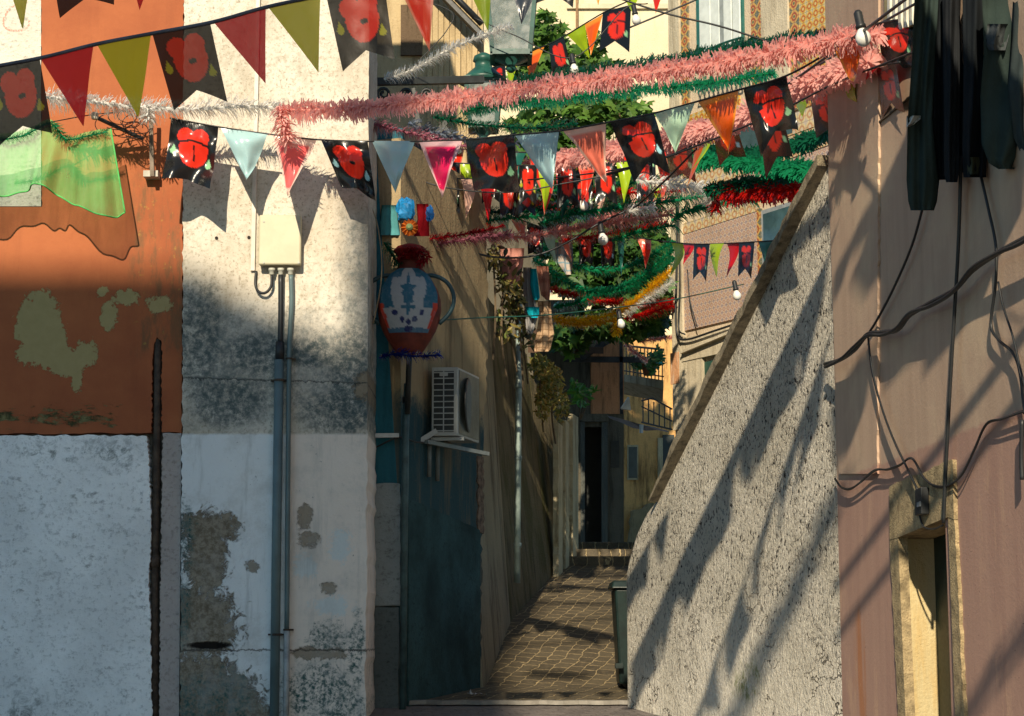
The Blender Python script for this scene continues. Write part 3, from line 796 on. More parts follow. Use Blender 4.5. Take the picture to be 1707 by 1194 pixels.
# ------------------------------------------------ brown house on the right
def m_brown():
    b = B('brown_render'); x, y, z = b.pos()
    n = b.noise(1.6, 5, .6); st = b.noise(9, 5, .65, vec=b.vec(x, y, z * .07)); f = b.noise(60, 4, .65); n4 = b.noise(8, 6, .75)
    q = RW.at(1400, 802); edge = b.ss(z + (n4 - .5) * .06 + (y - q.y) * .03, q.z - .012, q.z + .012)
    up = b.mix(b.ss(st, .3, .75), (.48, .34, .245), (.41, .285, .205))
    up = b.mix(b.ss(n, .45, .7) * .5, up, (.60, .46, .31))
    lo = b.mix(b.ss(st, .3, .75), (.43, .265, .20), (.37, .22, .17))
    lo = b.mix(b.ss(b.noise(4, 6, .75, vec=b.vec(x, y, z * .25)), .55, .66) * .6, lo, (.52, .33, .22))
    r0 = RW.at(1435, 1130); rust = b.blob(y, z, r0.y, r0.z, .12, .35, (n4 - .5) * 2, .4)
    lo = b.mix(rust * b.ss(st, .4, .6) * .8, lo, (.42, .17, .07))
    col = b.mix(edge, lo, up)
    col = b.mix(b.ss(n4, .66, .72) * .6, col, (.58, .42, .28))
    scr = b.ss(b.noise(16, 3, .6, vec=b.vec(x, y, z * 7)), .70, .74) * (1.0 - edge)
    col = b.mix(scr * .7, col, (.08, .05, .04))
    return b.done(col, .85, bump=f * .4 + st * .25 + n4 * .5, bd=.006, bs=.7, spec=.25)
M_BR = m_brown()
bh = thing('brown_house', (RWA.x + .5, 9, .6), 'brown rendered house front on the right with a narrow stone doorway', 'house')
S_ = lambda a, c=1000: RW.sz(a, c)[0]
sA = 0.0; s0, s1 = S_(1495), S_(1580); sE = 9.0
if S_(1500) < 0: pass
zT0 = RW.sz(1497, 896)[1]; zT1 = RW.sz(1580, 862)[1]
def rq(pts, off, th):   # polygon in wall metres
    return MB().prism([RW.p(s, z, off) for s, z in pts], -RW.n * th)
g = rq([(sA, .2), (s0, .2), (s0, zT0), (s0, 9), (sA, 9)], 0, .35)
for pts in ([(s0, zT0), (s1, zT1), (s1, 9), (s0, 9)], [(s1, .2), (sE, .2), (sE, 9), (s1, 9)]):
    g.prism([RW.p(s, z, 0) for s, z in pts], -RW.n * .35)
# return of the house, behind the stair wall
g.prism([RW.p(0, .2, -.351), RW.p(0, 9, -.351), RW.p(0, 9, -3), RW.p(0, .2, -3)], RW.u * .3)
obj('wall', g, M_BR, bh)
obj('corner_coat', MB().prism(wp(RW, [(1381, -160), (1464, -160), (1464, 200)] + jag([(1464, 200), (1463, 480), (1462, 790)], .9, 9, 3, False) + [(1398, 790), (1381, 300)], .014), -RW.n * .013), M_BR, bh)
M_DST = paint('doorway_stone', (.38, .29, .16), .95, .25, 14, dirt=(.2, .14, .07), bump=.01)
dw = obj('doorway', slab(RW, jag([(1482, 812), (1586, 766)], 2.5, 8, 4, False) + [(1588, 768), (1590, 866), (1580, 862), (1497, 896), (1483, 900)], .02, .2), M_DST, bh)
obj('jamb', slab(RW, jag([(1483, 900), (1497, 896)], .5, 20, 5, False) + [(1514, 1300)] + jag([(1502, 1300), (1483, 900)], 1, 12, 6, False), .018, .05), M_DST, dw)
obj('jamb', slab(RW, [(1580, 862), (1590, 866)] + jag([(1591, 870), (1612, 1300)], 1, 12, 7, False) + [(1596, 1300)], .018, .2), M_DST, dw)
# cream reveal facing the eye, and the door set back in the hole
r0 = RW.sz(1497, 896)[0]
obj('reveal', MB().prism([RW.p(s0 + .004, .3, -.02), RW.p(s0 + .004, zT0 - .004, -.02), RW.p(s0 + .004, zT0 - .004, -.22), RW.p(s0 + .004, .3, -.22)], RW.u * .012), m_streak('cream_reveal', (.62, .52, .30), (.5, .36, .16), s=1.2), dw)
obj('door', rq([(s0 - .05, .3), (s1 + .05, .3), (s1 + .05, zT1 + .1), (s0 - .05, zT0 + .1)], -.20, .04), paint('dark_green_door', (.012, .03, .024), .5, .2), dw)
# upper window with slats
w = obj('window', slab(RW, [(1474, 64), (1474, -120), (1545, -120), (1545, 30)], .03, .03), paint('olive_frame', (.36, .30, .14), .6), bh)
for k in range(6):
    a = 1479 + k * 9.2
    obj('slat', slab(RW, [(a, 58 - k * 4), (a, -120), (a + 4.2, -120), (a + 4.2, 57 - k * 4)], .045, .015), paint('pale_slat', (.7, .68, .58), .5), w)
obj('cable_shadow_line', slab(RW, jag([(1463, 203), (1516, 160)], 1, 5, 5, False) + [(1516, 163), (1463, 206)], .012, .011), paint('cable_shadow_dark', (.1, .075, .05), .9), bh)  # dark strip standing for a cable's shadow across the wall
# bell on the lintel
bl = thing('door_bell', RW.at(1531, 855, .03), 'small black bell box on the stone lintel of the brown house', 'door bell')
obj('body', MB().prism(wp(RW, [(1525, 860), (1525, 816), (1535, 812), (1536, 857)], .062), -RW.n * .04), M_BLACK, bl, bevel=.004)
obj('button', MB().prism(wp(RW, [(1528, 846), (1528, 838), (1533, 836), (1533, 844)], .068), -RW.n * .006), paint('bell_grey', (.2, .22, .24), .4), bl)

# ------------------------------------------------ party bunting
RED = (.80, .035, .016); BLK = (.012, .013, .014)
def motif(u, v, var):
    """printed red heart mouth with tongue line and drops on a black flag; u, v in 0..1"""
    dcol = ((.30, .62, .34), (.42, .42, .02), (.35, .68, .78))[var % 3]
    def el(cx, cy, rx, ry): return ((u - cx) / rx) ** 2 + ((v - cy) / ry) ** 2 < 1
    cx = .5
    red = el(cx - .155, .235, .175, .135) or el(cx + .155, .225, .175, .135) or (el(cx + .03, .40, .30, .30) and v > .27)
    if red:
        if var % 4 == 1:
            if el(cx + .06, .43, .07, .035): return BLK
            return RED
        if abs(u - cx - .05 - (v - .4) * .12) < .016 and .36 < v < .60: return BLK
        mline = .315 + .10 * abs(u - cx - .02) - .02
        if abs(v - mline) < .016 and var % 4 != 2: return BLK
        if u < cx - .02 and abs(v - mline - .01) < .03 + (cx - u) * .12 and var % 4 == 0 and u < cx - .16: return BLK
        return RED
    for (dx, dy, s) in ((.86, .60, 1.0), (.12, .47, 1.0 if var % 2 else 0)):
        if s and ((u - dx) ** 2 / .0042 + (v - dy - .02) ** 2 / .0026 < 1 or (abs(u - dx) < (v - dy + .10) * .56 and dy - .10 < v <= dy)): return dcol
    return BLK
FC = {'red': (.62, .012, .02), 'olive': (.34, .30, .012), 'lime': (.38, .55, .02), 'blue': (.40, .62, .66), 'pink': (.80, .13, .13), 'hotpink': (.70, .012, .10),
      'coral': (.85, .19, .12), 'green': (.42, .62, .46), 'orange': (.85, .12, .012), 'dkgreen': (.02, .14, .11), 'scarlet': (.80, .03, .012), 'pale': (.75, .45, .36), 'slate': (.03, .04, .06), 'filmred': (.95, .02, .035), 'filmolive': (.80, .72, .03)}
EDGE = {'pink': (.84, .62, .54), 'hotpink': (.8, .5, .52), 'coral': (.85, .50, .38), 'orange': (.86, .30, .03), 'scarlet': (.84, .25, .16)}
def flag_mat(name, alpha, trans, rough):
    b = B(name); b.pos()
    a = b.n('ShaderNodeVertexColor', layer_name='Col')
    n = b.noise(14, 3)
    return b.done(a.outputs['Color'], rough, bump=n, bd=.006, bs=.35, spec=.5, trans=trans, alpha=alpha)
M_FLAG = flag_mat('glossy_flag', None, .3, .22)
M_FILM = flag_mat('thin_flag_film', .96, .8, .4)
frnd = random.Random(21)
KINDNAME = {'red': 'dark red', 'olive': 'olive', 'lime': 'lime green', 'blue': 'pale blue', 'pink': 'pink with white edge', 'hotpink': 'hot pink with white edge', 'coral': 'coral with pale edge', 'green': 'pale green', 'orange': 'orange', 'dkgreen': 'dark green', 'scarlet': 'scarlet', 'pale': 'pale peach', 'slate': 'dark slate', 'filmred': 'translucent red', 'filmolive': 'translucent olive'}
def flag(par, tl, tr, bot, kind, Y, mat, small=False, bend=.03, curl=0.0):
    """tl, tr: pixel corners on the cord; bot: tip (triangle) or two tail tips (swallowtail)"""
    Y0, Y1 = Y(tl[0]), Y(tr[0])
    TL, TR = P(*tl, Y0), P(*tr, Y1)
    k = .45 if small else 1.0
    ph = frnd.uniform(0, 6.28)
    fwd = (frnd.uniform(-1, 1) * bend)
    n = Vector((0, -1, 0))
    mb = MB(); mb.col = []
    if kind.startswith('k'):
        var = int(kind[1:] or 0)
        B0, B1 = P(*bot[0], Y0), P(*bot[1], Y1)
        nu, nv = (52, 60) if not small else (18, 22)
        notch = bot[2] if len(bot) > 2 else .2
        rows = []
        for j in range(nv + 1):
            r = []
            for i in range(nu + 1):
                u = i / nu; vm = 1 - notch * (1 - abs(2 * u - 1)); v = j / nv * vm
                p = TL.lerp(TR, u).lerp(B0.lerp(B1, u), v)
                p = p + n * (mnoise.noise(Vector((u * 3.2 + ph * 9, v * 3.6, ph))) * bend * .55 * min(1, v * 5) + bend * (math.sin(u * 3.14) * math.sin(v * 2.4 + ph) + .6 * math.sin(u * 7 + v * 3 + ph)) * v + fwd * v * v)
                r.append(p); mb.col.append(motif(u, v, var) if v > .02 else BLK)
            rows.append(r)
        mb.grid(rows); nm = 'pennant'
        lb = 'black pennant printed with a red mouth and drops'
    else:
        c = FC[kind]; e = EDGE.get(kind)
        T = P(*bot[0], (Y0 + Y1) / 2)
        nu, nv = int(14 * k) + 2, int(18 * k) + 3
        rows = []
        for j in range(nv + 1):
            r = []; v = j / nv
            for i in range(nu + 1):
                u = i / nu
                p = TL.lerp(TR, u).lerp(T, min(v, .995))
                sw = curl * math.sin(v * 3.6 + .3) * (1 - .35 * v)
                p = p + Vector((sw, 0, 0)) + n * (mnoise.noise(Vector((u * 2.6 + ph * 9, v * 3.4, ph))) * bend * .5 * min(1, v * 5) + bend * (math.sin(v * 2.6 + ph) + (u - .5) * 1.5 * math.sin(v * 4 + ph)) * v + fwd * v * v * 1.5 + (bend * .8 * math.cos((u - .5) * 3.14) * (1 - v) * min(1, v * 4)))
                cc = c
                if e and (v < .12 or u < .10 or u > .90 or v > .88): cc = e
                r.append(p); mb.col.append(cc)
            rows.append(r)
        mb.grid(rows); nm = 'pennant'
        lb = KINDNAME[kind] + ' triangular pennant'
    o = obj(nm, mb, mat, par, True)
    o['label'] = lb
    return o
def bunting(label, cord, flags, Y, mat, small=False, rcord=.006, bend=.03, group='bunting strings across the alley', curl=0.0, cordmat=None):
    x0 = cord[0]
    t = thing('bunting', P(cord[len(cord) // 2][0], cord[len(cord) // 2][1], Y(cord[len(cord) // 2][0])), label, 'bunting', group)
    obj('cord', MB().tube(catmull([P(a, c, Y(a)) for a, c in cord], 6), rcord, 6), cordmat or M_BLACK, t, True)
    for f in flags:
        cu = f[4] if len(f) > 4 else curl * frnd.uniform(-1, 1)
        flag(t, f[1], f[2], f[3], f[0], Y, mat, small, bend, cu)
    return t
M_TAPE = paint('grey_tape', (.09, .09, .11), .5, .2)
lin = lambda x0, y0, x1, y1: (lambda x: y0 + (y1 - y0) * (x - x0) / (x1 - x0))

Y1 = lin(0, 9.3, 700, 9.0)
bunting('large front bunting of translucent olive, red and black pennants in the upper left', [(-60, 120), (67, 97), (160, 74), (254, 56), (355, 37), (445, 12), (540, -8), (640, -30), (760, -52)], [
    ('k1', (-16, 112), (66, 97), ((-6, 250), (88, 223), .20)), ('filmred', (67, 97), (156, 74), ((139, 211),)), ('filmolive', (161, 73), (252, 56), ((231, 197),)),
    ('k1', (254, 57), (350, 37), ((290, 184), (379, 170), .20)), ('filmred', (356, 37), (443, 12), ((443, 141),)), ('filmolive', (447, 12), (534, -6), ((530, 119),)),
    ('k1', (543, -10), (640, -30), ((572, 121), (658, 101), .20)), ('scarlet', (658, -36), (726, -44), ((716, 86),)), ('lime', (768, -48), (822, -58), ((814, 56),))], Y1, M_FILM, rcord=.010, bend=.012, cordmat=M_TAPE)
bunting('bunting of which only the pennant tips hang into the upper left of the view', [(-20, -60), (150, -78), (300, -95)], [
    ('filmolive', (2, -62), (58, -68), ((38, 48),)), ('k2', (82, -74), (192, -84), ((100, 31), (190, 8), .22)), ('filmred', (205, -86), (268, -92), ((232, 16),))], lin(0, 9.8, 300, 9.6), M_FILM, bend=.012)
bunting('bunting of which two dark tips hang into the top centre of the view', [(800, -60), (900, -75), (1010, -90)], [
    ('slate', (840, -66), (925, -78), ((869, 42),)), ('k2', (905, -70), (965, -84), ((893, 6), (955, 13), .2)), ('orange', (970, -80), (1020, -90), ((997, 11),))], lin(800, 9.2, 1000, 9.1), M_FLAG, bend=.01)

def Y2(x): return 13.12 - max(0, x - 620) / 900 * 3.7
bunting('main bunting of glossy pastel, pink and black pennants from plaster wall to brown house', [(283, 197), (366, 212), (450, 224), (530, 233), (620, 236), (700, 236), (775, 233), (858, 225), (935, 218), (1014, 204), (1090, 189), (1160, 170), (1235, 149), (1312, 126), (1394, 80), (1456, 42), (1524, 30), (1560, 18)], [
    ('k3', (285, 198), (364, 212), ((271, 300), (352, 318), .10)), ('blue', (368, 213), (447, 222), ((412, 303),)), ('pink', (454, 224), (528, 233), ((483, 334),)),
    ('k5', (535, 233), (613, 236), ((568, 310), (626, 334), .10)), ('blue', (620, 235), (692, 235), ((659, 322),)), ('hotpink', (698, 235), (771, 233), ((737, 331),)),
    ('k6', (776, 233), (857, 226), ((790, 318), (866, 322), .08)), ('blue', (858, 225), (932, 218), ((921, 314),)), ('coral', (938, 218), (1010, 204), ((1010, 304),)),
    ('k8', (1017, 204), (1090, 189), ((1058, 300), (1119, 286), .22)), ('green', (1091, 189), (1159, 170), ((1127, 252),)), ('orange', (1163, 169), (1231, 150), ((1217, 251),)),
    ('k0', (1239, 148), (1311, 126), ((1268, 262), (1331, 218), .22)), ('orange', (1392, 82), (1444, 62), ((1419, 143),)), ('k0', (1456, 42), (1524, 30), ((1478, 112), (1522, 116), .1))], Y2, M_FLAG, bend=.065)

Y3 = lin(770, 17.5, 1100, 15.6)
bunting('bunting of lime, orange and black pennants climbing past the green lantern', [(770, 130), (812, 117), (866, 92), (910, 76), (945, 58), (1005, 22), (1060, -4), (1110, -30)], [
    ('orange', (776, 128), (806, 119), ((784, 176),)), ('k4', (812, 117), (842, 106), ((816, 152), (845, 150), .2)), ('lime', (842, 105), (867, 92), ((851, 146),)), ('orange', (877, 92), (908, 76), ((883, 141),)),
    ('k6', (915, 75), (940, 62), ((921, 128), (957, 130), .25)), ('lime', (945, 58), (975, 41), ((983, 96),)), ('orange', (975, 41), (1005, 24), ((985, 93),)), ('k0', (1005, 20), (1052, 8), ((999, 86), (1049, 88), .25)), ('lime', (1044, 3), (1066, -6), ((1053, 21),)), ('scarlet', (1086, -14), (1112, -30), ((1093, 23),))], Y3, M_FLAG, True, bend=.02)

Y4 = lin(1100, 15.2, 1500, 9.35)
bunting('bunting of curled orange, lime and black pennants behind the main string by the brown house', [(1096, 250), (1150, 226), (1190, 212), (1250, 195), (1320, 170), (1352, 158), (1412, 131), (1468, 110), (1500, 104)], [
    ('k0', (1108, 246), (1150, 228), ((1118, 300), (1160, 308), .2)), ('orange', (1148, 230), (1172, 220), ((1150, 312),), .04), ('lime', (1168, 218), (1186, 212), ((1155, 290),), .05), ('k2', (1186, 212), (1226, 202), ((1200, 276), (1244, 262), .2)),
    ('k0', (1262, 192), (1300, 180), ((1276, 300), (1322, 262), .2)), ('lime', (1325, 169), (1350, 160), ((1336, 199),)), ('k0', (1350, 158), (1386, 144), ((1360, 232), (1413, 218), .15)), ('scarlet', (1387, 143), (1413, 131), ((1398, 222),), -.02), ('lime', (1413, 131), (1434, 123), ((1428, 206),), -.03), ('red', (1440, 122), (1470, 108), ((1444, 132),)), ('k0', (1461, 114), (1493, 106), ((1473, 194), (1509, 186), .25))], Y4, M_FLAG, True, bend=.03)

Y5 = lin(630, 15.6, 1130, 15.8)
kinds5 = ['k0', 'dkgreen', 'red', 'k1', 'lime', 'k0', 'scarlet', 'k1', 'lime', 'k0', 'scarlet', 'k0', 'lime', 'k3', 'scarlet', 'lime', 'k0', 'scarlet']
def row(x0, x1, n, yc, hgt, kinds, w):
    out = []
    for i in range(n):
        a = x0 + (x1 - x0) * i / (n - 1); b = a + w
        k = kinds[i % len(kinds)]; h = hgt * frnd.uniform(.92, 1.08); ya, yb = yc(a), yc(b)
        if k[0] == 'k': out.append((k, (a, ya), (b, yb), ((a + 2 + frnd.uniform(-5, 3), ya + h), (b + 2 + frnd.uniform(-3, 5), yb + h), .22)))
        else: out.append((k, (a, ya), (b, yb), (((a + b) / 2 + frnd.uniform(-6, 6), ya + h),)))
    return out
yc5 = lambda x: 262 + 14 * math.sin((x - 640) / 480 * 3.14)
bunting('crowded bunting of red, lime and black pennants strung just behind the main string', [(626, 258)] + [(x, yc5(x)) for x in range(660, 1101, 55)] + [(1130, 252)], row(640, 1090, 15, yc5, 72, kinds5, 30), Y5, M_FLAG, True, bend=.03, curl=.03)
Y6 = lin(740, 17.2, 1110, 17.4)
bunting('bunting of pale green, coral and black pennants sagging over the alley laundry', [(660, 316), (740, 326), (800, 344), (850, 360), (900, 378), (940, 390), (1000, 398), (1060, 397), (1115, 404)], [
    ('dkgreen', (742, 326), (768, 333), ((747, 378),), .03), ('coral', (764, 332), (786, 340), ((778, 376),), -.03), ('k0', (790, 342), (820, 351), ((792, 398), (818, 402), .15)), ('green', (822, 351), (851, 361), ((850, 406),), -.02), ('coral', (852, 361), (880, 371), ((877, 407),), -.02),
    ('k0', (878, 371), (906, 381), ((880, 424), (904, 428), .12)), ('green', (906, 381), (932, 388), ((926, 442),), -.03), ('coral', (936, 389), (957, 393), ((951, 438),), -.03), ('k4', (964, 394), (991, 397), ((966, 442), (988, 444), .15)), ('k2', (1000, 398), (1026, 398), ((1003, 444), (1024, 444), .15)), ('dkgreen', (1028, 398), (1042, 398), ((1036, 460),)), ('scarlet', (1059, 397), (1084, 400), ((1078, 448),), .02)], Y6, M_FLAG, True, bend=.025)
Y7 = lin(1100, 17.8, 1320, 15.6)
bunting('small bunting of lime, dark red and black pennants hanging before the pink tile panel', [(1100, 402), (1160, 407), (1230, 405), (1310, 400)], [
    ('lime', (1116, 404), (1138, 406), ((1120, 464),), .05), ('red', (1137, 406), (1157, 407), ((1140, 442),), .02), ('k0', (1157, 407), (1183, 407), ((1155, 466), (1177, 470), .25)), ('lime', (1185, 407), (1208, 406), ((1193, 462),), -.02), ('red', (1210, 406), (1231, 405), ((1214, 462),), .03), ('k0', (1232, 405), (1258, 404), ((1230, 462), (1252, 465), .25)), ('dkgreen', (1264, 403), (1288, 402), ((1278, 446),)), ('red', (1288, 402), (1306, 400), ((1298, 440),))], Y7, M_FLAG, True, bend=.02)
Y8 = lin(830, 18.6, 1120, 18.6)
bunting('faint pale pennants fluttering among the green garlands', [(820, 318), (900, 322), (985, 330), (1060, 316), (1130, 308)], [
    ('pale', (846, 319), (868, 320), ((856, 352),)), ('green', (874, 321), (900, 323), ((882, 358),)), ('pale', (948, 328), (968, 330), ((952, 355),)), ('pale', (1048, 318), (1082, 314), ((1056, 346),)), ('lime', (1084, 314), (1112, 311), ((1096, 342),)), ('lime', (985, 330), (1003, 326), ((976, 350),))], Y8, M_FLAG, True, bend=.02)

yc9 = lambda x: 232 + 22 * math.sin((x - 640) / 480 * 3.14)
bunting('red, black and lime bunting hidden close behind the main string', [(626, 228)] + [(x, yc9(x)) for x in range(660, 1121, 55)], row(636, 1096, 14, yc9, 66, ['red', 'k1', 'lime', 'scarlet', 'k0', 'k6', 'dkgreen', 'scarlet'], 31), lin(630, 16.2, 1130, 16.4), M_FLAG, True, bend=.03, curl=.03)
yc10 = lambda x: 292 + 8 * math.sin((x - 640) / 480 * 3.14)
bunting('dark and scarlet bunting low in the cluster above the jug', [(626, 290)] + [(x, yc10(x)) for x in range(660, 1001, 55)], row(640, 990, 12, yc10, 64, ['k1', 'scarlet', 'dkgreen', 'k0', 'pale', 'red', 'k6'], 28), lin(630, 15.0, 1130, 16.8), M_FLAG, True, bend=.03, curl=.03)
# ------------------------------------------------ tinsel garlands
def tinsel_mat(name, c, c2=None):
    b = B(name); b.pos()
    n = b.noise(55, 3, .6)
    col = b.mix(b.ss(n, .35, .65), tuple(x * .8 for x in c), c2 or c)
    return b.done(col, .2, spec=.9, trans=.45)
TM = {k: tinsel_mat(k + '_tinsel', v) for k, v in {'white': (.96, .95, .92), 'pink': (1.0, .56, .51), 'green': (.02, .40, .18), 'darkgreen': (.012, .17, .09), 'mauve': (.52, .20, .27), 'bluegrey': (.28, .33, .42), 'red': (.72, .018, .012), 'darkred': (.36, .012, .02), 'yellow': (.98, .66, .02), 'blue': (.012, .035, .28)}.items()}
grnd = random.Random(5)
def garland(label, pts, Y, color, rpx, dens=2.6, group='tinsel garlands', lean=.35, blade=.105):
    q = []
    for p in pts:
        yy = p[2] if len(p) > 2 else (Y(p[0]) if callable(Y) else Y)
        q.append(P(p[0], p[1], yy))
    c = catmull(q, 10)
    L = [0.0]
    for a, b_ in zip(c, c[1:]): L.append(L[-1] + (b_ - a).length)
    if 14.9 < (Y(pts[0][0]) if callable(Y) else Y) < 19.5: rpx *= 1.5
    R = 1.25 * rpx / F * (q[0].y + q[-1].y) / 2
    n = int(dens * L[-1] / R * (22 if R > .05 else 17))
    mb = MB()
    k = 0
    for i in range(n):
        s = L[-1] * i / n
        while k < len(L) - 2 and L[k + 1] < s: k += 1
        f = (s - L[k]) / max(1e-6, L[k + 1] - L[k]); p = c[k].lerp(c[k + 1], f)
        t = (c[k + 1] - c[k]).normalized()
        d = Vector((grnd.gauss(0, 1), grnd.gauss(0, 1), grnd.gauss(0, 1))); d -= t * d.dot(t)
        if d.length < .05: continue
        d.normalize(); d = (d + t * (lean + grnd.uniform(-.35, .35))).normalized()
        ln = R * grnd.uniform(.75, 1.2) * (1 + .18 * math.sin(s * 9 / R * .12 + rpx))
        w = t.cross(d).normalized() * R * blade * grnd.uniform(.6, 1.1)
        tip = p + d * ln + Vector((0, 0, -.12 * ln))
        mid = p + d * ln * .55 + Vector((0, 0, .05 * ln))
        mb.add([p - w * .5, p + w * .5, mid + w, mid - w, tip + w * .55, tip - w * .55], [(0, 1, 2, 3), (3, 2, 4, 5)])
    mb.tube(c[::3] + [c[-1]], R * .12, 5)
    return tag(obj('tinsel_garland', mb, TM[color]), label, 'garland', group)
Yw = lambda x: 13.05
garland('white tinsel garland along the top of the orange and white wall', [(76, 162), (150, 170), (200, 176), (250, 180), (330, 182), (400, 178), (468, 180)], Yw, 'white', 19)
garland('short white tinsel end drooping over the wall bracket', [(240, 175), (248, 186), (246, 200)], 13.0, 'white', 14)
Yp = lambda x: 12.95 - max(0, x - 480) / 980 * 3.35
garland('long thick pink tinsel garland sweeping right across the view', [(462, 184), (520, 184), (600, 180), (700, 170), (760, 164), (900, 146), (1010, 132), (1100, 118), (1200, 104), (1300, 86), (1400, 66), (1466, 57)], Yp, 'pink', 17.5)
garland('loose end of the thick pink garland hanging down before the plaster', [(464, 178), (472, 206), (480, 238)], 12.9, 'pink', 18)
garland('green tinsel garland hugging the underside of the thick pink one', [(770, 186), (850, 172), (930, 166), (1000, 156), (1100, 147), (1200, 136), (1290, 122)], lambda x: 14.0 - (x - 770) / 520 * 1.6, 'green', 11)
garland('thin green tinsel showing above the thick pink garland', [(860, 138), (960, 122), (1050, 112), (1140, 98), (1240, 78), (1372, 60)], lambda x: 15.6 - (x - 860) / 510 * 2.0, 'darkgreen', 9)
garland('dark green tinsel garland below the lanterns', [(722, 196), (780, 206), (840, 212), (900, 214), (960, 206)], 14.6, 'darkgreen', 12)
garland('mauve tinsel garland leaving the plaster corner', [(600, 202), (640, 212), (690, 224), (740, 238), (790, 246)], 14.0, 'mauve', 13)
garland('grey and white tinsel garland slanting up to the lantern', [(640, 132), (690, 116), (750, 82), (800, 62), (852, 44)], lambda x: 14.4, 'white', 12)
garland('bluish tinsel garland in shade behind the mauve one', [(680, 206), (740, 226), (800, 238), (860, 240)], 15.0, 'bluegrey', 10)
garland('pink tinsel garland slung below the thick one towards the brown house', [(920, 268), (1000, 254), (1080, 240), (1170, 218), (1250, 190), (1320, 150), (1390, 124), (1430, 112), (1448, 106)], lambda x: 15.6 - (x - 920) / 550 * 5.9, 'pink', 12)
garland('green tinsel garland before the pale tile band', [(1120, 262), (1180, 266), (1250, 272), (1310, 280), (1378, 286)], lambda x: 15.2 - (x - 1120) / 260 * 2.0, 'green', 10)
garland('upper dark green tinsel crossing the tiled house window', [(1160, 248), (1250, 258), (1330, 240), (1378, 222)], lambda x: 15.4 - (x - 1160) / 220 * 2.0, 'darkgreen', 9)
garland('dark green tinsel garland sloping above the red one', [(1180, 318), (1240, 306), (1310, 296), (1378, 276)], lambda x: 15.0 - (x - 1180) / 200 * 1.6, 'darkgreen', 8)
garland('fat red tinsel garland running behind the stair coping', [(1190, 318), (1230, 320), (1280, 318), (1330, 317), (1362, 314)], lambda x: 15.0 - (x - 1190) / 180 * 1.5, 'red', 11)
garland('red tinsel garland deeper in the alley', [(960, 324), (1010, 320), (1060, 322), (1110, 320), (1140, 318)], 16.6, 'red', 8)
garland('white tinsel garland meeting the fat red one', [(1060, 300), (1100, 306), (1150, 312), (1190, 318), (1184, 342)], 15.4, 'white', 11)
garland('red tinsel stub hanging below the white knot', [(1192, 322), (1196, 338), (1192, 352)], 15.0, 'red', 8)
garland('upper green tinsel garland of the cluster before the tiles', [(900, 372), (960, 356), (1030, 346), (1100, 338), (1180, 326)], 16.2, 'green', 11)
garland('green tinsel end with a drooping tail before the tiles', [(1196, 340), (1220, 338), (1262, 334)], 15.3, 'green', 10)
garland('green tinsel garland ending in a droop by the stone pilaster', [(1120, 368), (1146, 352), (1186, 344)], 15.6, 'green', 11)
garland('pink tinsel garland inside the green cluster', [(920, 388), (980, 378), (1050, 368), (1120, 358)], 16.4, 'pink', 10)
garland('lower green tinsel garland of the cluster', [(1020, 402), (1060, 388), (1110, 378), (1126, 376)], 16.4, 'green', 9)
garland('dark red tinsel garland above the terracotta jug', [(620, 408), (680, 402), (740, 396), (800, 386), (840, 376)], 14.9, 'darkred', 9)
garland('pink tinsel garland under the dark red one, coloured mauve for its shade', [(604, 408), (660, 412), (730, 406), (790, 398), (850, 392)], 15.1, 'mauve', 10)  # shaded stretch of the pink garland, its shade put into the colour
garland('sunlit pink tinsel garland above the hanging towel', [(816, 402), (850, 396), (890, 396)], 16.2, 'pink', 10)
garland('red tinsel strip beside the paper flowers', [(624, 338), (650, 322), (662, 318)], 14.6, 'darkred', 7)
garland('green tinsel garland along the middle of the pennant cluster', [(770, 300), (840, 312), (920, 318), (1000, 312), (1100, 296), (1180, 276)], 16.8, 'green', 8)
garland('dark green tinsel garland low in the pennant cluster', [(700, 330), (790, 352), (880, 352), (960, 340), (1040, 334)], 17.0, 'darkgreen', 8)
garland('red tinsel garland low in the pennant cluster', [(840, 334), (900, 342), (960, 350), (1010, 346)], 17.1, 'red', 7)
garland('pale pink tinsel garland behind the coral pennant', [(780, 262), (860, 272), (940, 268), (1020, 256)], 16.9, 'pink', 8)
garland('white tinsel tuft among the green cluster', [(1040, 352), (1064, 350), (1090, 346)], 16.0, 'white', 8)
garland('bright green tinsel garland above the dark red one by the jug', [(760, 372), (830, 366), (900, 360), (970, 352), (1040, 342)], 16.9, 'green', 8)
garland('red tinsel garland between the pink and green ones in the cluster', [(930, 402), (990, 394), (1050, 384), (1110, 372)], 16.7, 'red', 7)
garland('pink tinsel garland reaching from the laundry to the stone pilaster', [(880, 396), (960, 380), (1040, 352), (1120, 330)], 16.5, 'pink', 7)
Ys = 18.6
garland('third green tinsel swag high above the yellow ones', [(900, 410), (950, 440), (1000, 452), (1060, 440), (1120, 404)], Ys + .2, 'green', 6, blade=.16)
garland('green tinsel swag drooping low across the alley', [(888, 430), (920, 456), (955, 476), (990, 488), (1030, 480), (1070, 460), (1122, 416)], Ys, 'green', 6.5, blade=.16)
garland('second green tinsel swag crossing the first', [(922, 512), (960, 506), (990, 492), (1040, 484), (1090, 456), (1124, 432)], Ys + .3, 'green', 6.5, blade=.16)
garland('red tinsel swag running behind the green ones', [(916, 482), (950, 490), (985, 500), (1040, 506), (1080, 508), (1122, 502)], Ys + .5, 'red', 6, blade=.16)
garland('lower red tinsel end by the bulb', [(1040, 532), (1080, 522), (1122, 510)], Ys + .2, 'red', 6, blade=.16)
garland('upper yellow tinsel swag across the alley', [(920, 530), (960, 534), (1000, 530), (1040, 514), (1080, 484), (1120, 448)], Ys - .2, 'yellow', 6, blade=.16)
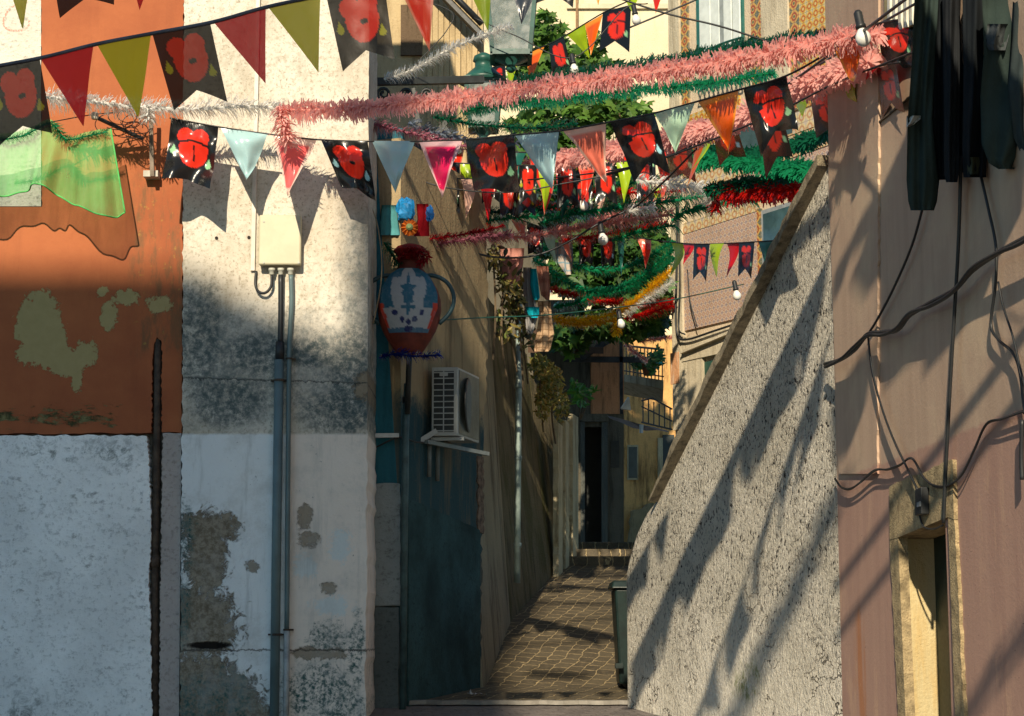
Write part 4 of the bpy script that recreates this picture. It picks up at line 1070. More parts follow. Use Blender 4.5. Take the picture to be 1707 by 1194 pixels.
garland('lower yellow tinsel swag with a drooping tip', [(922, 536), (970, 541), (1020, 535), (1028, 540), (1026, 556)], Ys - .1, 'yellow', 5.5, blade=.16)
garland('white tinsel swag rising to the tiled house', [(1040, 524), (1070, 504), (1100, 484), (1122, 468)], Ys + .1, 'white', 5.5, blade=.16)
garland('pink tinsel strip over the far balcony', [(1040, 570), (1056, 586), (1078, 602)], 22.0, 'pink', 5, blade=.18)
garland('faded pink tinsel at the far balcony corner', [(1066, 570), (1090, 566), (1122, 562)], 21.0, 'pink', 5, blade=.18)

# ------------------------------------------------ festoon cables and bulbs
M_BULB = paint('frosted_bulb', (.72, .72, .68), .25, .05, spec=.5)
def cable(label, pts, Y, r=.006, name='festoon_cable', cat='cable', bulbs=(), group=None, mat=None):
    q = [P(p[0], p[1], (p[2] if len(p) > 2 else (Y(p[0]) if callable(Y) else Y))) for p in pts]
    mid = q[len(q) // 2]
    if bulbs:
        t = thing(name, mid, label, cat, group)
        obj('cord', MB().tube(catmull(q, 8), r, 6), mat or M_BLACK, t, True)
        for (a, c, yy, s) in bulbs:
            p = P(a, c, yy); ax = Vector((.18, 0, -1)).normalized()
            sk = obj('socket', MB().lathe(p, [(.010 * s, -.012 * s), (.019 * s, 0), (.019 * s, .05 * s), (.023 * s, .055 * s), (.023 * s, .068 * s)], 12, axis=ax), M_BLACK, t, True)
            obj('bulb', MB().lathe(p + ax * .068 * s, [(.014 * s, 0), (.020 * s, .012 * s), (.031 * s, .030 * s), (.034 * s, .048 * s), (.029 * s, .066 * s), (.015 * s, .078 * s), (.003 * s, .082 * s)], 14, axis=ax), M_BULB, sk, True)
        return t
    return tag(obj(name, MB().tube(catmull(q, 8), r, 6), mat or M_BLACK, smooth=True), label, cat, group)
Yr = lambda x: 15.5 - max(0, x - 1000) / 550 * 7.6
cable('upper festoon cable with a white bulb in the top right', [(1060, 345), (1110, 300), (1170, 240), (1218, 204), (1300, 150), (1360, 108), (1424, 62), (1450, 44), (1500, 6), (1530, -16)], Yr, .008, bulbs=((1430, 22, 9.45, 1.2),))
cable('black wire running level behind the thick pink garland to the right corner', [(1010, -10), (1108, 22), (1200, 44), (1290, 72), (1380, 92)], 13.2, .007)
cable('black wire crossing upward by the tiled house pilaster', [(1050, 46), (1108, 22), (1160, 0), (1200, -20)], 13.6, .007)
cable('long black wire rising from the tile cluster to the window with slats', [(1010, 290), (1110, 262), (1210, 212), (1310, 140), (1380, 100), (1455, 48), (1530, 4)], lambda x: 14.6 - (x - 1010) / 520 * 5.5, .007)
cable('lower black wire carrying the curled pennants', [(880, 300), (980, 290), (1080, 272), (1180, 236), (1290, 190), (1390, 140), (1470, 108), (1530, 84)], lambda x: 15.2 - (x - 880) / 650 * 6.1, .006)
cable('sagging festoon cable with a socket over the alley', [(616, 320), (680, 362), (740, 400), (800, 424), (850, 430), (900, 424), (950, 402), (1000, 372), (1060, 345)], 16.0, .009, bulbs=((1000, 372, 16.0, 1.3), (968, 318, 16.1, 1.2)))
cable('thin green wire stretched low across the jug and the laundry', [(612, 540, 13.9), (700, 536), (800, 530), (900, 526), (1000, 516), (1120, 500), (1240, 474)], lambda x: 14.0 + (x - 612) / 640 * 4.5, .006, mat=paint('green_wire', (.015, .09, .07), .4), bulbs=((1031, 518, 17.0, 1.1), (1224, 470, 17.8, 1.2)))
cable('festoon bulbs hanging by the green lantern', [(790, 30), (860, 60), (956, 96), (1040, 16), (1080, 6)], 15.2, .005, bulbs=((953, 92, 15.2, 1.1), (1056, 10, 15.2, 1.1), (714, 206, 15.2, 1.2)))
cable('black wire crossing the pennants below the thick pink garland', [(616, 244), (700, 300), (780, 318), (860, 320), (940, 306), (1020, 290), (1110, 262)], 14.8, .006)
cable('thin wire loop by the plaster corner', [(612, 330), (628, 370), (636, 430), (634, 480), (622, 540)], 13.9, .005, mat=paint('tan_wire', (.3, .24, .15), .6))
cable('two thin wires from the lantern down to the corner bracket', [(660, -10), (750, 18), (744, 52), (700, 100), (668, 140)], 14.6, .004)

# ------------------------------------------------ unseen strings and cloths, added only to cast shadows on right and paving
def up_sun(pl, a, c, y):
    p = pl.at(a, c); t_ = (p.y - y) / SUND.y
    return p - SUND * t_
def shade_bunting(label, p0, p1, n, kinds, w, hgt, sag):  # unseen bunting, hung where its shadow lands on the stair wall
    t = thing('bunting', p0.lerp(p1, .5), label, 'bunting', 'bunting strings across the alley')
    pt = lambda q: p0.lerp(p1, q) + Vector((0, 0, -sag * 4 * q * (1 - q)))
    obj('cord', MB().tube([pt(i / 20) for i in range(21)], .012, 6), M_BLACK, t, True)
    L = (p1 - p0).length
    for i in range(n):
        q = (i + .3) / n; a = pt(q); b_ = pt(min(1, q + w / L)); mb = MB(); mb.col = []; k = kinds[i % len(kinds)]; rows = []
        for j in range(9):
            v = j / 8; rr = []
            for m in range(7):
                u = m / 6
                if k == 'k': p = a.lerp(b_, u) + Vector((.02 * math.sin(v * 5 + i), .03 * math.sin(v * 3 + u * 4), -hgt * v * (1 - .2 * (1 - abs(2 * u - 1))))); c = BLK
                else: p = a.lerp(b_, .5 + (u - .5) * (1 - v * .97)) + Vector((.03 * math.sin(v * 4 + i), .03 * math.sin(v * 3 + u * 4), -hgt * v)); c = FC[k]
                rr.append(p); mb.col.append(c)
            rows.append(rr)
        mb.grid(rows); obj('pennant', mb, M_FLAG, t, True)
shade_bunting('bunting added above the view to shade the middle of the grey stair wall', up_sun(GW, 1395, 400, 7.5), up_sun(GW, 1046, 1120, 7.5), 9, ['red', 'k', 'olive'], .3, .42, .0)
shade_bunting('bunting added above the view to shade the foot of the grey stair wall', up_sun(GW, 1385, 560, 7.0), up_sun(GW, 1150, 1230, 7.0), 6, ['k', 'red', 'olive'], .26, .34, .0)
def shade_garland(label, pl, a, b_, y, r):  # unseen garland, added for the broad shadow it casts
    p0, p1 = up_sun(pl, *a, y), up_sun(pl, *b_, y)
    mb = MB(); L = (p1 - p0).length; n = int(L * 420); t = (p1 - p0).normalized()
    for i in range(n):
        p = p0.lerp(p1, i / n); d = Vector((grnd.gauss(0, 1), grnd.gauss(0, 1), grnd.gauss(0, 1))); d -= t * d.dot(t)
        if d.length < .05: continue
        d.normalize(); w = t.cross(d) * r * .12
        mb.add([p - w, p + w, p + d * r + w, p + d * r - w], [(0, 1, 2, 3)])
    mb.tube([p0, p1], r * .2, 6)
    tag(obj('tinsel_garland', mb, TM['darkgreen']), label, 'garland', 'tinsel garlands')
shade_garland('green garland added above the view to shade the lower stair wall', GW, (1400, 820), (1210, 1230), 5.2, .14)
shade_garland('green garland added above the view to shade the foot of the brown wall', RW, (1730, 1020), (1560, 1260), 3.6, .10)
for i, (a, b_, y) in enumerate((((1720, 540), (1392, 980), 5.5), ((1720, 640), (1396, 1060), 5.2))):  # unseen wires, added to draw slanting shadows on the brown wall
    tag(obj('shade_wire', MB().tube([up_sun(RW, *a, y), up_sun(RW, *b_, y)], .028, 6), M_BLACK), 'wire added above the view for its shadow on the brown wall, %s of two' % ('upper', 'lower')[i], 'cable')

def shade_cloth(label, pts, y):  # unseen sheet, cut so that its shadow takes a given outline
    q = [up_sun(RW, a, c, y) for a, c in pts]
    tag(obj('shade_sheet', MB().prism(q, (0, .02, 0)), paint('shade_sheet_%d' % len(pts), (.05, .06, .07), .9)), label, 'cloth')
shade_cloth('dark sheet added above the view, cut to cast the shadow on the upper brown wall', [(1528, 190), (1463, 330), (1390, 468), (1385, 522), (1400, 500), (1420, 425), (1432, 382), (1445, 415), (1416, 482), (1440, 510), (1465, 478), (1464, 600), (1476, 648), (1512, 610), (1538, 592), (1542, 626), (1582, 580), (1640, 500), (1665, 430), (1705, 350), (1720, 150)], 6.0)
shade_cloth('small dark sheet added above the view, casting the lesser shadow beside the larger one', [(1458, 596), (1438, 600), (1383, 690), (1392, 785), (1412, 770), (1442, 690)], 6.2)

for i, (a, b_, r) in enumerate((((826, 1078), (1046, 1066), .09), ((842, 1040), (1050, 1030), .05), ((866, 1004), (1050, 1008), .07), ((890, 976), (1050, 984), .05), ((920, 950), (1056, 958), .06), ((880, 1122), (980, 1128), .12))):  # unseen garlands, added to lay bands of shadow on the paving
    def fl(px, py):
        q = ray(px, py); k = 14.0
        while k < 22 and (CAM + q * (k / q.y)).z > floorz(k) + .0 and py > 0 and k < 21.9: k += .02
        return CAM + q * (k / q.y)
    p0, p1 = [w_ - SUND * ((w_.y - 6.0) / SUND.y) for w_ in (fl(*a), fl(*b_))]
    mb = MB(); t = (p1 - p0).normalized(); L = (p1 - p0).length
    for k in range(int(L * 500)):
        p = p0.lerp(p1, grnd.random()); d = Vector((grnd.gauss(0, 1), grnd.gauss(0, 1), grnd.gauss(0, 1))); d -= t * d.dot(t)
        if d.length < .05: continue
        d.normalize(); w = t.cross(d) * .012
        mb.add([p - w, p + w, p + d * r + w, p + d * r - w], [(0, 1, 2, 3)])
    mb.tube([p0, p0.lerp(p1, .5) - Vector((0, 0, .02)), p1], .016, 6)
    tag(obj('tinsel_garland', mb, TM['red']), 'garland added above the view to shade the alley paving, %s' % ('nearest but one', 'third', 'fourth', 'fifth', 'farthest', 'nearest')[i], 'garland', 'tinsel garlands')

# ------------------------------------------------ vine and plants
def leaf_mat(name, trans=.35):
    b = B(name); b.pos()
    a = b.n('ShaderNodeVertexColor', layer_name='Col'); n = b.noise(30, 3)
    col = b.mix(b.ss(n, .4, .7) * .35, S(b, a.outputs['Color']), (.16, .24, .03))
    return b.done(col, .5, spec=.35, trans=trans)
M_LEAF = leaf_mat('leaf_green'); M_DRY = leaf_mat('dry_leaf', .15)
M_STEM = paint('woody_stem', (.12, .085, .05), .9, .25)
prnd = random.Random(31)
LOBES = [(0, -.15), (.22, -.38), (.30, -.08), (.56, .02), (.36, .22), (.40, .55), (.16, .45), (0, .95), (-.16, .45), (-.40, .55), (-.36, .22), (-.56, .02), (-.30, -.08), (-.22, -.38)]
OVAL = [(0, -.5), (.22, -.2), (.25, .15), (.13, .5), (0, .8), (-.13, .5), (-.25, .15), (-.22, -.2)]
def leaves(mb, n, clusters, size, cols, shape=LOBES, up=(0, -.45, .75), rnd=prnd):
    if mb.col is None: mb.col = []
    tot = sum(c[3] * c[4] for c in clusters)
    for cx, cy, Y, rx, ry in clusters:
        k = int(n * rx * ry / tot)
        for i in range(k):
            while True:
                a, b_, c = rnd.uniform(-1, 1), rnd.uniform(-1, 1), rnd.uniform(-1, 1)
                if a * a + b_ * b_ + c * c < 1: break
            p = P(cx + a * rx, cy + b_ * ry, Y + c * .55)
            nn = (Vector(up) + Vector((rnd.gauss(0, .55), rnd.gauss(0, .55), rnd.gauss(0, .45)))).normalized()
            t = nn.cross(Vector((rnd.gauss(0, 1), rnd.gauss(0, 1), rnd.gauss(0, 1)))).normalized(); w = nn.cross(t)
            s = size * rnd.uniform(.6, 1.25); fold = rnd.uniform(.1, .45)
            vs_ = [p + nn * .0] + [p + t * (y * s) + w * (x * s) + nn * (-abs(x) * fold * s - y * y * .25 * s) for x, y in shape]
            m = len(shape)
            mb.add(vs_, [(0, j + 1, (j + 1) % m + 1) for j in range(m)])
            col = cols[rnd.randrange(len(cols))]; q = rnd.uniform(.75, 1.2)
            mb.col += [tuple(x * q for x in col)] * (m + 1)
    return mb
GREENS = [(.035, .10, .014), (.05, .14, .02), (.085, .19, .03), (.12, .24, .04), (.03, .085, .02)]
vt = thing('fig_vine', P(958, 600, 21.0), 'leafy green fig vine with large lobed leaves growing between the lantern and cream house', 'vine')
up_cl = [(905, 55, 21, 38, 38), (880, 110, 20.5, 30, 40), (930, 110, 21, 40, 45), (985, 75, 21.5, 22, 35), (1000, 120, 21.3, 34, 26), (930, 190, 20.6, 70, 40), (1010, 190, 20.8, 55, 34), (870, 225, 20.3, 32, 40), (960, 250, 20.5, 70, 46), (1050, 180, 21.4, 42, 22), (1060, 235, 21, 40, 34), (905, 300, 20.2, 50, 40), (1000, 310, 20.5, 70, 36), (860, 290, 20, 24, 40)]
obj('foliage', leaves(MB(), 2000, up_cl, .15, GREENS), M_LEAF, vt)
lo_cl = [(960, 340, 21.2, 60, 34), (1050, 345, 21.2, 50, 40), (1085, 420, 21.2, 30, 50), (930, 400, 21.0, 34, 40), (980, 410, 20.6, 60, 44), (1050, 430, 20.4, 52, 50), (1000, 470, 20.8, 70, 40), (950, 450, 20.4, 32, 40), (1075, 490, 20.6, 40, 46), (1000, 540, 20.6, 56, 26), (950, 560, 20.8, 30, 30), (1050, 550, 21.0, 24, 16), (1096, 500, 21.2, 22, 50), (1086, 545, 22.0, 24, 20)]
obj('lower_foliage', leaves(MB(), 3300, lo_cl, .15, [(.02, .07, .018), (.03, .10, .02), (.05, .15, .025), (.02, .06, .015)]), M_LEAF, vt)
g = MB()
for pts in ([(958, 590), (965, 520), (990, 400), (960, 280), (930, 160), (905, 60)], [(960, 590), (1010, 450), (1030, 320), (1040, 220), (1000, 110)], [(990, 480), (930, 400), (890, 300), (872, 190)], [(1000, 560), (1060, 480), (1090, 420)], [(930, 160), (1000, 130), (1060, 180)]):
    q = [P(a, c, 20.9) for a, c in pts]
    g.tube(catmull(q, 5), [.028 * (1 - .75 * i / (len(catmull(q, 5)) - 1)) for i in range(len(catmull(q, 5)))], 7)
obj('stem', g, M_STEM, vt, True)
pl = thing('wall_plant', P(972, 700, 22.0), 'small bright green plant sprouting from the mossy wall end', 'plant')
obj('foliage', leaves(MB(), 130, [(970, 660, 21.9, 18, 18), (985, 650, 21.9, 10, 10), (958, 645, 21.9, 10, 14)], .085, [(.05, .2, .03), (.09, .28, .04), (.05, .16, .02)], OVAL), M_LEAF, pl)
g = MB()
for a, c in ((962, 650), (974, 655), (985, 650)): obj('stem', MB().tube(catmull([P(968, 700, 22), P((968 + a) / 2, 678, 21.95), P(a, c, 21.9)], 4), .008, 5), M_STEM, pl)
pb = thing('balcony_plant', P(1080, 622, 24.0), 'green trailing plants behind the railing of the far slab balcony', 'plant')
obj('foliage', leaves(MB(), 240, [(1064, 600, 24.6, 12, 16), (1086, 604, 24.2, 14, 18), (1098, 596, 24.0, 8, 20)], .10, [(.04, .13, .03), (.07, .2, .04), (.03, .09, .03)], OVAL), M_LEAF, pb)
obj('pot', MB().lathe(P(1082, 626, 24.4), [(.07, 0), (.1, .12), (.11, .16)], 12), paint('pot_clay', (.3, .12, .06), .8), pb)
tag(obj('turquoise_cloth', MB().grid([[P(1094, 590, 23.9), P(1099, 589, 23.88), P(1104, 590, 23.9)], [P(1094, 606, 23.9), P(1099, 607, 23.86), P(1104, 608, 23.9)]]), paint('turquoise_rag', (.02, .36, .4), .8)), 'small turquoise cloth hung on the far balcony railing', 'cloth')
DRYC = [(.26, .17, .05), (.18, .12, .035), (.30, .22, .06), (.12, .10, .03), (.10, .12, .03)]
def creeper(label, cl, n, size, strands, cols, shape=OVAL):
    t = thing('dry_creeper', P(cl[0][0], cl[0][1], cl[0][2]), label, 'creeper')
    obj('foliage', leaves(MB(), n, cl, size, cols, shape, up=(.3, -.5, .2)), M_DRY, t)
    g = MB()
    for pts in strands: obj('stem', MB().tube(catmull([P(*p) for p in pts], 5), .009, 5), M_STEM, t)
creeper('brown dried creeper hanging over the wall top beneath the pink towel', [(826, 430, 16.6, 20, 26), (850, 470, 16.8, 24, 40), (872, 500, 17.3, 24, 44), (846, 540, 16.9, 22, 36), (880, 560, 17.9, 18, 26)], 480, .07,
        [[(830, 420, 16.6), (838, 480, 16.6), (836, 560, 16.55), (846, 640, 16.6)], [(842, 440, 16.9), (856, 500, 16.9), (868, 570, 17.1), (872, 650, 17.3)], [(860, 470, 17.3), (850, 540, 17.0), (862, 620, 17.2)], [(880, 510, 18), (872, 560, 17.8), (880, 640, 18)], [(822, 420, 16.4), (826, 520, 16.4), (822, 600, 16.4)]], DRYC + [(.02, .02, .012), (.04, .03, .02)])
creeper('mossy ochre creeper spilling over the wall end below the checked cloth', [(900, 612, 19.6, 20, 24), (918, 640, 20.0, 22, 36), (936, 676, 20.8, 14, 28), (905, 670, 19.9, 14, 34)], 900, .055,
        [[(905, 600, 19.6), (900, 650, 19.6), (906, 720, 19.8)], [(925, 640, 20.4), (920, 690, 20.3), (926, 740, 20.4)]], [(.24, .20, .04), (.30, .22, .05), (.16, .15, .035), (.12, .13, .03), (.33, .20, .04)])

# ------------------------------------------------ cloth helpers
def cloth_mat(name, c, trans=.2, check=None):
    b = B(name); x, y, z = b.pos()
    n = b.noise(10, 4); f = b.noise(160, 2)
    col = b.mix(b.ss(n, .3, .7), tuple(q * .8 for q in c), c)
    if check:
        s, cc, wd = check
        a = b.math('ABSOLUTE', b.math('FRACT', x / s) - .5); d = b.math('ABSOLUTE', b.math('FRACT', z / s + x * .5) - .5)
        m = b.ss(b.mx(a, d), .5 - wd, .5 - wd * .6)
        col = b.mix(m * .85, col, cc)
    return b.done(col, .9, bump=f + n, bd=.004, bs=.5, spec=.1, trans=trans)
def hang(rows, Y, thick=.02, wr=.02, seed=0, n=14):
    """a piece of cloth seen between pixel rows (y, xl, xr): closed, with soft wrinkles"""
    rnd = random.Random(seed); ph = rnd.uniform(0, 6); f1 = rnd.uniform(7, 12)
    pts = []
    for (ya, la, ra), (yb, lb, rb) in zip(rows, rows[1:]):
        k = max(2, int(abs(yb - ya) / 9))
        for j in range(k):
            t = j / k; pts.append((ya + (yb - ya) * t, la + (lb - la) * t, ra + (rb - ra) * t))
    pts.append(rows[-1])
    ring = []
    for j, (yy_, l, r) in enumerate(pts):
        v = j / (len(pts) - 1); rr = []
        for side in (1, -1):
            for i in range(n):
                u = i / (n - 1) if side == 1 else 1 - i / (n - 1)
                if side == -1 and (i == 0 or i == n - 1): continue
                w = wr * (math.sin(u * f1 + ph + v * 1.5) + .5 * math.sin(u * f1 * 2.3 + v * 4 + ph) + .6 * math.sin(v * 13 + u * 5 + ph))
                th_ = thick * math.sin(max(.05, min(.95, u)) * math.pi)
                rr.append(P(l + (r - l) * u, yy_, Y + w - side * th_))
        ring.append(rr)
    mb = MB().grid(ring, closed=True); m = len(ring[0])
    mb.f.append(tuple(range(m))); mb.mi.append(0); o = (len(ring) - 1) * m
    mb.f.append(tuple(o + i for i in reversed(range(m)))); mb.mi.append(0)
    return mb
GL = 'laundry in the alley'
tag(obj('pink_towel', hang([(414, 832, 874), (440, 834, 872), (466, 838, 868), (474, 846, 866)], 16.75, .015, .02, 1), cloth_mat('pink_towel', (.72, .34, .28)), smooth=True), 'salmon pink towel hung highest and leftmost over the alley wall', 'towel', GL)
t = thing('shirt', P(886, 560, 16.9), 'grey and turquoise striped shirt on the alley laundry line', 'shirt', GL)
obj('body', hang([(446, 872, 886), (480, 872, 890), (530, 875, 896), (556, 878, 888)], 16.9, .02, .015, 2), cloth_mat('grey_cloth', (.34, .33, .33)), t, True)
obj('turquoise_panel', hang([(448, 884, 894), (476, 884, 898), (496, 888, 900), (500, 890, 898)], 16.85, .015, .012, 3), cloth_mat('turquoise', (.01, .48, .62)), t, True)
obj('turquoise_hem', hang([(512, 876, 899), (524, 879, 899), (530, 886, 896)], 16.83, .02, .012, 4), cloth_mat('turquoise', (.01, .48, .62)), t, True)
tag(obj('striped_towel', hang([(444, 894, 914), (470, 898, 917), (492, 902, 917), (500, 910, 916)], 17.0, .015, .014, 5), cloth_mat('salmon_stripe', (.58, .28, .2), check=(.12, (.4, .16, .11), .2)), smooth=True), 'salmon striped towel beside the turquoise shirt', 'towel', GL)
tag(obj('checked_cloth', hang([(502, 896, 918), (530, 898, 920), (556, 894, 924), (582, 890, 918), (586, 891, 914)], 17.0, .02, .014, 6), cloth_mat('peach_check', (.62, .42, .26), check=(.055, (.30, .18, .1), .1)), smooth=True), 'peach checked cloth hanging lowest on the alley laundry line', 'cloth', GL)
tag(obj('pale_shirt', hang([(404, 918, 954), (430, 922, 956), (448, 936, 954), (458, 944, 952)], 17.4, .02, .015, 7), cloth_mat('pale_check', (.60, .52, .46), check=(.07, (.2, .34, .42), .14)), smooth=True), 'pale blue checked shirt hanging under the coral pennants', 'shirt', GL)
# dark clothes by the brown house
GC = 'dark clothes hung out beside the brown house'
def yc(px): return RW.at(px, 150, .42).y
DK = lambda n, c: cloth_mat(n, c, .04)
def clothes(name, label, cat, parts, Y):
    t = thing(name, P((parts[0][1][0][1] + parts[0][1][0][2]) / 2, parts[0][1][-1][0], Y), label, cat, GC)
    for i, (nm, rows, m, th_, dy) in enumerate(parts):
        obj(nm, hang(rows, Y + dy, th_, .022, int(rows[0][1]) + i, 18), m, t, True)
M_DG = DK('dark_green_cloth', (.030, .045, .040)); M_DB = DK('near_black_cloth', (.012, .015, .018)); M_OL = DK('olive_cloth', (.06, .068, .04)); M_WS = cloth_mat('white_stripe', (.6, .6, .56), .05)
clothes('hanging_trousers', 'dark green trousers with a white stripe, leftmost and longest of the hung clothes', 'trousers', [
    ('leg', [(-40, 1526, 1566), (100, 1520, 1560), (200, 1513, 1556), (300, 1511, 1566), (336, 1514, 1562), (351, 1518, 1557)], M_DG, .035, 0),
    ('leg', [(-40, 1548, 1590), (120, 1545, 1592), (270, 1552, 1592), (300, 1556, 1590)], M_DB, .035, .05),
    ('stripe', [(193, 1512, 1535), (199, 1511, 1534), (207, 1511, 1524), (212, 1511, 1514)], M_WS, .04, -.006)], 8.75)
clothes('hanging_jacket', 'black jacket hanging second along the row of dark clothes', 'jacket', [
    ('body', [(-40, 1578, 1648), (150, 1575, 1645), (250, 1580, 1640), (288, 1590, 1622)], M_DB, .05, .1),
    ('sleeve', [(-30, 1570, 1600), (140, 1572, 1600), (290, 1574, 1598), (304, 1577, 1596)], DK('charcoal_cloth', (.02, .022, .025)), .03, 0)], 8.65)
clothes('hanging_shorts', 'dark shorts with an olive hem between the black jacket and the green hoodie', 'shorts', [
    ('body', [(-40, 1604, 1660), (120, 1606, 1656), (250, 1604, 1646), (296, 1606, 1644)], M_DB, .04, -.05),
    ('hem', [(262, 1612, 1634), (291, 1613, 1635)], M_OL, .044, -.058)], 8.5)
clothes('hanging_hoodie', 'dark green hoodie with pale folds at the right edge of the view', 'hoodie', [
    ('body', [(-40, 1636, 1760), (90, 1640, 1760), (160, 1634, 1760), (240, 1636, 1750), (272, 1648, 1704), (282, 1664, 1690)], M_DG, .06, 0),
    ('sleeve', [(-40, 1690, 1752), (60, 1686, 1752), (140, 1680, 1750), (230, 1690, 1745), (252, 1700, 1742)], DK('slate_cloth', (.038, .05, .05)), .05, -.1),
    ('pocket', [(40, 1646, 1686), (70, 1642, 1680), (84, 1648, 1676)], DK('grey_cloth_dark', (.07, .08, .085)), .07, -.02)], 8.15)
tag(obj('clothes_line', MB().tube([RW.at(1470, -20, .42), RW.at(1600, -32, .42), RW.at(1790, -44, .42)], .005, 5), M_BLACK), 'thin line at the top right carrying the dark clothes', 'clothes line')

# ------------------------------------------------ jug ornament
JY = 14.0
jg = thing('jug_ornament', P(682, 592, JY), 'large terracotta paper jug with a blue and white painted front and two handles', 'ornament')
mp = JY / F
prof = [(20, 592), (27, 582), (36, 568), (45, 552), (51, 535), (54, 516), (53, 498), (48, 482), (40, 467), (30, 454), (22, 444), (20, 434), (23, 428)]
zb = P(682, 592, JY).z
def jr(py):
    for (r0, y0), (r1, y1) in zip(prof, prof[1:]):
        if y1 <= py <= y0: return r0 + (r1 - r0) * (y0 - py) / (y0 - y1)
    return 20
obj('body', MB().lathe(P(682, 592, JY), [(r * mp, (592 - y) * mp * 1.0) for r, y in prof], 32, sy=.55), paint('terracotta_paper', (.15, .024, .012), .6, .25, 7), jg, True)
def jpaint(x, y):
    """x -1..1 across, y 0 top..1 foot of the painted front"""
    x += .05 * mnoise.noise(Vector((x * 5, y * 9, 1))); y += .02 * mnoise.noise(Vector((x * 7, y * 12, 5)))
    a = abs(x); blue = (.02, .11, .18); white = (.33, .35, .37); navy = (.012, .02, .10)
    if y > .60:
        for k in (-3, -2, -1, 0, 1, 2, 3):
            cx = k * .25; cy = .84 - .035 * k * k * (1 if abs(k) < 3 else .9)
            if ((x - cx) / .10) ** 2 + ((y - cy) / .045) ** 2 < 1: return navy
        if (x / .22) ** 2 + ((y - .95) / .05) ** 2 < 1: return navy
    if y > .93: return (.05, .12, .2)
    if a > .86 and y > .55: return (.42, .04, .02)
    if a > .62 - .25 * y + .22 * (1 - y) ** 2 and y < .62 and a > .30: return blue
    if y < .14 and a > .35: return blue
    if a < .10 * (1 - abs(y - .2) / .12) and .08 < y < .32: return blue
    if .27 < y < .55 and a < .24 - .10 * (y - .27) / .28 + .03 * math.sin(y * 50): return blue
    if .55 <= y < .74 and (a < .05 or (abs(y - .62) < .025 and a < .26)): return blue
    return white
rows = []; mb = MB(); mb.col = []
for j in range(61):
    v = j / 60; py = 450 + v * 108; r = jr(py)
    hw = min(r * .93, 16 + 190 * v if v < .18 else 48 - max(0, v - .62) * 42)
    rr = []
    for i in range(45):
        x = -1 + 2 * i / 44; xx = x * hw
        d = .55 * math.sqrt(max(0, r * r - xx * xx)) * mp
        rr.append(P(682 + xx, py, JY) + Vector((0, -d - .008, 0))); mb.col.append(jpaint(x, v))
    rows.append(rr)
mb.grid(rows)
b_ = B('painted_paper'); b_.pos(); a_ = b_.n('ShaderNodeVertexColor', layer_name='Col'); n_ = b_.noise(30, 4)
obj('painted_front', mb, b_.done(b_.mix(b_.ss(n_, .45, .75) * .35, S(b_, a_.outputs['Color']), (.2, .25, .3)), .6, bump=n_, bd=.004), jg, True)
for s in (1, -1):
    obj('handle', MB().tube(catmull([P(682 + s * a, c, JY) for a, c in ((20, 460), (42, 460), (62, 470), (73, 488), (74, 506), (66, 524), (50, 540))], 6), .016, 10), paint('handle_blue', (.02, .06, .075), .5), jg, True)
obj('neck_tuft', MB().lathe(P(684, 434, JY), [(.07, 0), (.10, .03), (.13, .07), (.10, .10), (.04, .12)], 14), paint('red_crepe', (.4, .015, .012), .7, .3, 30, bump=.02), jg)
garland('blue tinsel ring under the terracotta jug', [(632, 597), (660, 590), (690, 594), (732, 592)], 13.85, 'blue', 11, group=None)
garland('dark red tinsel collar around the jug neck', [(660, 432), (684, 420), (712, 428), (700, 440)], 13.9, 'darkred', 12, group=None)
garland('green tinsel tail hanging left of the jug neck', [(640, 404), (650, 420), (664, 440)], 14.0, 'darkgreen', 11, group=None)
tag(obj('ornament_pole', MB().tube([P(683, 586, 14.1), P(681, 626, 14.15), P(679, 690, 14.25)], .022, 10), M_IRON, smooth=True), 'dark pole carrying the terracotta jug', 'pole')
# paper flowers above the jug
def rosette(label, px, py, Y, r, c0, c1, group):
    t = thing('paper_flower', P(px, py, Y), label, 'paper flower', group)
    q = P(px, py, Y); mb = MB(); rows = []
    for j in range(5):
        rr = []
        for k in range(48):
            a = k / 48 * 2 * math.pi; rad = r * (.3 + .7 * j / 4)
            rr.append(q + Vector((math.cos(a) * rad, -.03 - .02 * math.sin(a * 12) * j / 4 + .02 * j / 4, math.sin(a) * rad)))
        rows.append(rr)
    mb.grid(rows, closed=True)
    obj('petals', mb, paint(label[:12] + '_petal', c0, .7, .2, 30), t)
    obj('centre', MB().lathe(q + Vector((0, -.02, 0)), [(r * .45, 0), (r * .4, .02), (r * .2, .035)], 16, axis=(0, -1, 0)), paint(label[:12] + '_centre', c1, .7), t)
rosette('orange paper rosette with a pale green centre above the jug', 683, 380, 14.2, .064, (.62, .17, .02), (.32, .45, .2), None)
def crumple(name, label, px, py, Y, rx, rz, c, seed):
    rnd = random.Random(seed); q = P(px, py, Y); rows = []
    for j in range(9):
        th_ = math.pi * j / 8; rr = []
        for k in range(14):
            a = 2 * math.pi * k / 14; d = 1 + rnd.uniform(-.28, .28)
            rr.append(q + Vector((math.sin(th_) * math.cos(a) * rx * d, math.sin(th_) * math.sin(a) * rx * .6 * d, math.cos(th_) * rz * d)))
        rows.append(rr)
    return tag(obj(name, MB().grid(rows, closed=True), paint(label[:14], c, .55, .25, 25)), label, 'paper flower')
crumple('paper_flower', 'bright blue crumpled paper flower above the orange rosette', 677, 350, 14.2, .075, .085, (.01, .26, .62), 1)
crumple('paper_flower', 'small deep blue crumpled paper flower right of the red strip', 716, 356, 14.25, .03, .055, (.01, .16, .5), 2)
